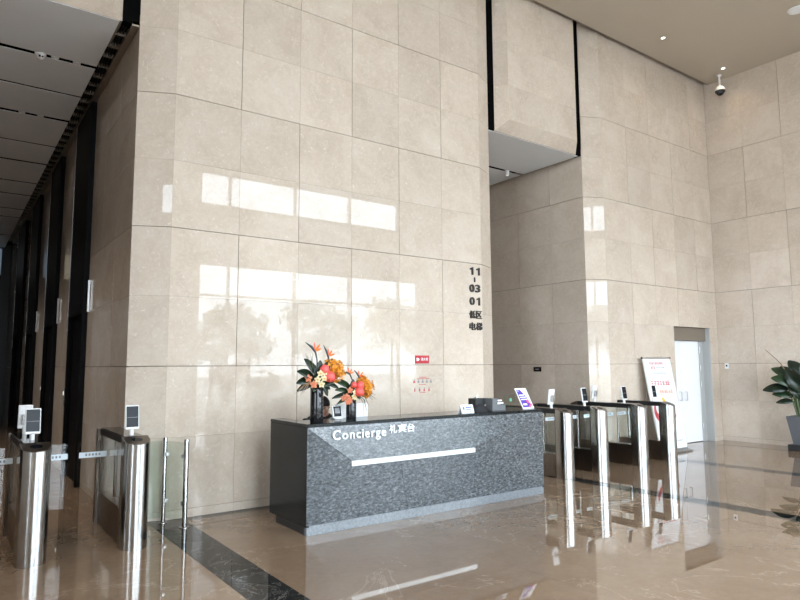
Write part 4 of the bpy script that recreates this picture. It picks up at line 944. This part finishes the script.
# ------------------------------------------------------------------ person seated behind the desk
def person():
    P = Vector((3.685, 6.80, 0))
    t = thing('person', 'person in dark clothes seated behind the desk, head bent down', 'person', P)
    hd = Vector((-0.02, -0.14, 1.17))               # head centre, leaning over the work surface
    mb = MB()
    T = lambda *p, r: mb.tube([Vector(q) for q in p], list(r), 12)
    # trunk, leaning forward
    rings = []
    for z, y, rx, ry in ((0.44, 0.02, 0.17, 0.13), (0.55, 0.01, 0.165, 0.12), (0.68, -0.01, 0.155, 0.11), (0.84, -0.03, 0.18, 0.115), (0.97, -0.06, 0.20, 0.11), (1.045, -0.08, 0.175, 0.09), (1.08, -0.09, 0.11, 0.075), (1.10, -0.10, 0.062, 0.06)):
        rings.append([Vector((rx * math.cos(2 * PI * k / 20), y + ry * math.sin(2 * PI * k / 20), z)) for k in range(20)])
    mb.loft(rings)
    T((0, -0.09, 1.0), (0, -0.115, 1.08), (hd.x, hd.y + 0.02, hd.z - 0.02), r=(0.062, 0.054, 0.055))
    R = Matrix.Rotation(math.radians(-26), 3, 'X') @ Matrix.Rotation(math.radians(-12), 3, 'Y')
    R = Matrix.Rotation(math.radians(12), 3, 'Z') @ Matrix.Rotation(math.radians(24), 3, 'X')
    HP = lambda x, y, z: hd + R @ Vector((x, y, z))
    mb.ball(HP(0, 0.01, 0.025), 0.074, 0.092, 0.092, 18, 12, R.to_4x4())
    mb.ball(HP(0, -0.028, -0.045), 0.056, 0.060, 0.066, 16, 10, R.to_4x4())          # jaw
    mb.ball(HP(0, -0.070, -0.092), 0.022, 0.018, 0.016, 10, 6, R.to_4x4())             # chin
    mb.tube([HP(0, -0.086, 0.022), HP(0, -0.100, -0.006), HP(0, -0.110, -0.025)], [0.009, 0.011, 0.015], 8)      # nose
    for s in (-1, 1):
        mb.ball(HP(s * 0.077, 0.012, -0.008), 0.012, 0.020, 0.032, 10, 8, R.to_4x4())     # ears
        mb.ball(HP(s * 0.034, -0.072, 0.024), 0.022, 0.012, 0.010, 8, 6, R.to_4x4())     # brow
        mb.ball(HP(s * 0.042, -0.062, -0.022), 0.02, 0.02, 0.018, 8, 6, R.to_4x4())      # cheek
        # arm down to the work surface, forearm forward
        T((s * 0.175, -0.07, 1.015), (s * 0.225, -0.11, 0.90), (s * 0.235, -0.17, 0.795), r=(0.06, 0.05, 0.044))
        T((s * 0.235, -0.17, 0.795), (s * 0.17, -0.30, 0.785), (s * 0.12, -0.38, 0.782), r=(0.042, 0.034, 0.026))
        T((s * 0.12, -0.38, 0.782), (s * 0.10, -0.44, 0.776), r=(0.026, 0.034))
        for k in range(4):
            x = s * (0.078 + 0.017 * k); l = (0.062, 0.072, 0.068, 0.052)[k if s > 0 else k]
            T((x + s * 0.006, -0.44, 0.775), (x, -0.44 - l * 0.55, 0.776), (x - s * 0.004, -0.44 - l, 0.762), r=(0.010, 0.009, 0.007))
        T((s * 0.085, -0.40, 0.772), (s * 0.055, -0.435, 0.768), (s * 0.047, -0.462, 0.760), r=(0.012, 0.010, 0.008))
        # legs under the desk
        T((s * 0.09, 0.0, 0.50), (s * 0.11, -0.20, 0.52), (s * 0.11, -0.36, 0.50), r=(0.088, 0.078, 0.058))
        T((s * 0.11, -0.36, 0.50), (s * 0.11, -0.37, 0.30), (s * 0.11, -0.34, 0.08), r=(0.056, 0.050, 0.036))
        T((s * 0.11, -0.31, 0.045), (s * 0.11, -0.40, 0.04), (s * 0.11, -0.50, 0.03), r=(0.04, 0.042, 0.028))
    me = mb.mesh('body', 'skin'); o = place('body_source', me); md_ = o.modifiers.new('r', 'REMESH'); md_.mode = 'VOXEL'; md_.voxel_size = 0.009; md_.use_smooth_shade = True
    sm = o.modifiers.new('s', 'SMOOTH'); sm.factor = 0.5; sm.iterations = 3
    bpy.context.view_layer.update()
    bm_ = bpy.data.meshes.new_from_object(o.evaluated_get(bpy.context.evaluated_depsgraph_get())); bm_.name = 'body'; bpy.data.objects.remove(o)
    bm_.materials.clear(); bm_.materials.append(MATS['skin']); bm_.materials.append(MATS['cloth_black'])
    for p in bm_.polygons:
        c = p.center; skin = (c - hd).length < 0.125 or (c.y < -0.36 and c.z > 0.72)
        p.material_index = 0 if skin else 1; p.use_smooth = True
    place('body', bm_, t)
    # hair cap
    hb = MB(); rings = []; n = 22
    for i in range(9):
        a = PI / 2 * (1 - i / 8 * 1.0)
        ring = []
        for k in range(n):
            th = 2 * PI * k / n; front = max(0, -math.sin(th))
            low = -0.035 + 0.085 * front ** 2 if i == 8 else None
            rr_ = math.cos(a); z = 0.036 + 0.090 * math.sin(a) if i < 8 else low + 0.01
            ring.append(HP(0.083 * max(rr_, 0.02) * math.cos(th) * (0.97 if i == 8 else 1), 0.010 + 0.101 * max(rr_, 0.02) * math.sin(th), z))
        rings.append(ring)
    hb.loft(rings); hb.build('hair', 'hair_black', t)
    for s in (-1, 1):
        MB().ball(HP(s * 0.033, -0.074, 0.008), 0.011, 0.009, 0.006, 8, 6, R.to_4x4()).build('eye', 'hair_black', t)
        MB().ball(HP(s * 0.034, -0.086, 0.028), 0.018, 0.005, 0.004, 8, 6, R.to_4x4()).build('eyebrow', 'hair_black', t)
    MB().ball(HP(0, -0.086, -0.058), 0.022, 0.008, 0.006, 10, 6, R.to_4x4()).build('mouth', 'lips', t)
    # stool
    st = thing('office_stool', 'black office stool under the seated person behind the desk', 'stool', P + Vector((0, 0.04, 0)))
    MB().lathe([(0.16, 0.33), (0.19, 0.345), (0.19, 0.375), (0.16, 0.385)], 20).build('seat', 'cloth_black', st)
    MB().lathe([(0.025, 0.05), (0.025, 0.33)], 12).build('column', 'alu', st); MB().lathe([(0.17, 0), (0.17, 0.02), (0.05, 0.05)], 20).build('base', 'black_matte', st)
person()

# ------------------------------------------------------------------ potted plant at the right edge
pt = thing('potted_plant', 'dark green broad-leaved plant in a grey tapered pot at right edge', 'plant', (13.30, 5.30, 0))
MB().bbox(-0.24, 0.24, -0.24, 0.24, 0, 0.12, 0.006).build('black_stand', 'black_matte', pt)
q = lambda h, z: [Vector((x * h, y * h, z)) for x, y in ((-1, -1), (1, -1), (1, 1), (-1, 1))]
MB().loft([q(0.165, 0.121), q(0.235, 0.62), q(0.235, 0.65), q(0.205, 0.65), q(0.20, 0.58)], True, False).build('pot', 'pot_grey', pt)
rg = random.Random(21)
# (stem top, blade direction, length, width)
for k, (sx, sy, sz, dx, dy, dz, L, W) in enumerate(((-0.12, 0.16, 1.36, -0.30, 0.45, 0.55, 0.36, 0.22), (-0.14, 0.20, 1.16, -0.75, 0.85, 0.15, 0.42, 0.20), (0.0, 0.05, 1.42, -0.1, 0.25, 0.9, 0.34, 0.26), (0.06, -0.12, 1.40, 0.1, -0.4, 0.8, 0.40, 0.28),
        (-0.10, 0.02, 1.10, -0.45, 0.05, 0.9, 0.48, 0.32), (0.02, -0.12, 1.12, -0.25, -0.4, 0.85, 0.46, 0.34), (-0.10, 0.14, 1.02, -0.6, 0.7, 0.30, 0.34, 0.17), (0.08, -0.2, 1.05, 0.1, -0.8, 0.5, 0.42, 0.26),
        (-0.07, 0.14, 0.92, -0.55, 0.75, 0.10, 0.30, 0.12), (-0.16, 0.10, 1.24, -0.7, 0.4, 0.45, 0.38, 0.24), (-0.02, -0.15, 0.88, -0.4, -0.7, 0.5, 0.36, 0.2), (-0.05, 0.1, 1.26, -0.5, 0.15, 0.8, 0.40, 0.28), (-0.12, -0.1, 1.30, -0.5, -0.3, 0.7, 0.40, 0.26), (-0.02, 0.02, 0.98, -0.6, 0.1, 0.7, 0.36, 0.24))):
    s = MB().tube([(sx * 0.4, sy * 0.4, 0.56), (sx * 0.7, sy * 0.7, 0.56 + (sz - 0.56) * 0.55), (sx, sy, sz)], [0.02, 0.016, 0.009], 8).build('stem', 'stem_green', pt)
    v, f = leaf_shape((sx, sy, sz), (dx, dy, dz), (-0.6 + dx * 0.2, -0.6, 0.55), L, W, 0.3, 0.4, 8)
    MB().add(v, f, True).build('leaf', 'leaf_dark' if k % 3 else 'leaf_green', s)
MB().tube([(-0.10, 0.12, 1.3), (-0.18, 0.30, 1.66), (-0.26, 0.52, 1.92)], [0.011, 0.010, 0.006], 6).build('flower_spike', 'dry_brown', pt)
MB().box(-0.2, 0.2, -0.2, 0.2, 0.56, 0.585).build('soil', 'bark', pt)

# ------------------------------------------------------------------ ceiling fittings
def downlight(x, y, label, lit=True):
    t = thing('downlight', label, 'downlight', (x, y, ZC), 0, 'ceiling downlights')
    MB().lathe([(0.05, 0.0), (0.05, -0.005), (0.036, -0.007), (0.032, 0.0)], 20).build('trim_ring', 'white_plastic', t)
    MB().lathe([(0.032, -0.002), (0.032, -0.004), (0.002, -0.005)], 20).build('lens', 'lamp_lens', t)
    ld = bpy.data.lights.new('downlight_beam', 'SPOT'); ld.energy = DOWNLIGHT_W; ld.color = (1.0, 0.80, 0.58); ld.spot_size = math.radians(125); ld.spot_blend = 0.8; ld.shadow_soft_size = 0.05
    lo = bpy.data.objects.new('downlight_beam', ld); C.objects.link(lo); lo.parent = t; lo.location = (0, 0, -0.02)
downlight(11.05, 6.45, 'small lit ceiling downlight farther from the dome camera')
downlight(13.29, 6.42, 'small lit ceiling downlight right above the hanging dome camera')
sk = thing('ceiling_speaker', 'round white ceiling speaker at the upper right corner', 'speaker', (12.12, 4.49, ZC))
MB().lathe([(0.15, 0), (0.15, -0.012), (0.12, -0.02), (0.11, -0.008)], 28).build('rim', 'white_plastic', sk); MB().lathe([(0.108, -0.004), (0.10, -0.012), (0.05, -0.016), (0.002, -0.014)], 24).build('grille', 'grey_panel', sk)
cc = thing('dome_camera', 'white hanging dome camera under the ceiling at the right wall', 'camera', (13.55, 6.64, ZC))
MB().lathe([(0.05, 0), (0.05, -0.015), (0.02, -0.02), (0.02, -0.24), (0.03, -0.25)], 16).build('drop_pipe', 'white_plastic', cc)
MB().lathe([(0.03, -0.245), (0.065, -0.26), (0.10, -0.31), (0.105, -0.35), (0.10, -0.36)], 20).build('housing', 'white_plastic', cc)
MB().lathe([(0.105, -0.361), (0.105, -0.385), (0.085, -0.39)], 20).build('collar', 'black_matte', cc)
MB().lathe([(0.082, -0.39), (0.075, -0.425), (0.05, -0.455), (0.002, -0.47)], 20).build('dome', 'black_glass', cc)
dc = thing('dome_camera', 'small white dome camera under the grey soffit of the left passage', 'camera', (0.76, 8.71, ZS + 0.02))
MB().lathe([(0.065, 0.04), (0.065, -0.03), (0.055, -0.045)], 18).build('base', 'white_plastic', dc); MB().ball((0, 0, -0.045), 0.05, 0.05, 0.045).build('eyeball', 'white_plastic', dc)
MB().ball((-0.012, -0.045, -0.06), 0.014, n=10, m=6).build('lens', 'black_glass', dc); MB().ball((0.02, -0.042, -0.06), 0.01, n=10, m=6).build('lens', 'black_glass', dc)
for x, y, l in ((0.92, 8.71, 'round white detector in the dark soffit gap beside the dome camera'), (1.17, 8.72, 'small white spot in the dark soffit gap nearest the diffuser'), (0.75, 10.95, 'small white spot in the second dark soffit gap'), (1.0, 10.95, 'dim small spot in the second soffit gap nearer the diffuser')):
    d = thing('soffit_spot', l, 'spot light', (x, y, ZS + 0.02), 0, 'spots in the left soffit')
    MB().lathe([(0.045, 0.03), (0.045, -0.02), (0.03, -0.03), (0.028, -0.022)], 16).build('ring', 'white_plastic', d); MB().lathe([(0.027, -0.02), (0.002, -0.022)], 12).build('lens', 'white_plastic', d)
for k, y in enumerate((8.71, 10.95, 13.6, 16.34)):  # unseen lamps added to brighten the passage soffit and wall
    for x in (-1.1,):
        d = thing('soffit_spot', 'added unseen fill lamp in a dark soffit gap of the left passage', 'spot light', (x, y, ZS + 0.02), 0, 'added fill lamps in the left soffit')
        MB().lathe([(0.045, 0.03), (0.045, -0.02), (0.03, -0.03), (0.028, -0.022)], 16).build('ring', 'white_plastic', d); MB().lathe([(0.027, -0.02), (0.002, -0.022)], 12).build('lens', 'small_lamp', d)
        ld = bpy.data.lights.new('added_fill_beam', 'SPOT'); ld.energy = PASSAGE_FILL_W; ld.color = (1.0, 0.94, 0.88); ld.spot_size = math.radians(112); ld.spot_blend = 0.7; ld.shadow_soft_size = 0.04
        lo = bpy.data.objects.new('added_fill_beam', ld); C.objects.link(lo); lo.parent = d; lo.location = (0, 0, -0.04)
sd_ = thing('soffit_spot', 'white cylindrical spot under the soffit of the right passage', 'spot light', (9.02, 8.755, ZS + 0.02))
MB().lathe([(0.04, 0.03), (0.045, 0.0), (0.045, -0.10), (0.035, -0.11)], 18).build('housing', 'white_plastic', sd_); MB().lathe([(0.03, -0.111), (0.002, -0.112)], 14).build('lens', 'small_lamp', sd_)

# ------------------------------------------------------------------ trees outside, seen mirrored in the polished wall
def tree(label, x, y, h, r, seed):
    rg = random.Random(seed); t = thing('tree', label, 'tree', (x, y, -0.02), 0, 'trees outside the glass front')
    tk = MB(); tk.tube([(0, 0, 0), (0.03, 0, h * 0.35), (0.0, 0.05, h * 0.8)], [0.11, 0.08, 0.03], 8)
    for k in range(7):
        a = rg.uniform(0, 2 * PI); z = h * rg.uniform(0.35, 0.65); tk.tube([(0, 0, z), (math.cos(a) * r * 0.5, math.sin(a) * r * 0.5, z + h * 0.2)], [0.04, 0.012], 5)
    tk.build('trunk', 'bark', t)
    lf = MB(); blobs = [(rg.uniform(-.7, .7) * r, rg.uniform(-.7, .7) * r, h * rg.uniform(0.48, 0.88), r * rg.uniform(0.3, 0.55)) for k in range(11)]
    for k in range(2200):
        bx, by, bz, br_ = rg.choice(blobs); d = Vector((rg.gauss(0, 1), rg.gauss(0, 1), rg.gauss(0, .8))); d = d.normalized() * br_ * rg.random() ** 0.4
        c = Vector((bx, by, bz)) + d; a = Vector((rg.gauss(0, 1), rg.gauss(0, 1), rg.gauss(0, 1))).normalized() * 0.10; b = a.orthogonal().normalized() * 0.05
        lf.add([c - a, c + b, c + a, c - b], [(0, 1, 2, 3)])
    o = lf.build('crown', 'foliage', t); o['kind'] = 'stuff'
for i, (x, y, h, r) in enumerate(((9.3, -12.5, 4.4, 1.1), (12.0, -15.0, 5.0, 1.6), (15.6, -14.0, 5.2, 1.9), (20.2, -14.5, 5.9, 1.9), (25.5, -17.0, 6.0, 2.4), (8.5, -20.0, 4.6, 1.8))):
    tree('leafy green tree outside, mirrored in the polished marble, %s' % ['small and leftmost', 'left of the middle', 'in the middle', 'tall near the window edge', 'farthest to the right', 'behind the small one'][i], x, y, h, r, 40 + i)
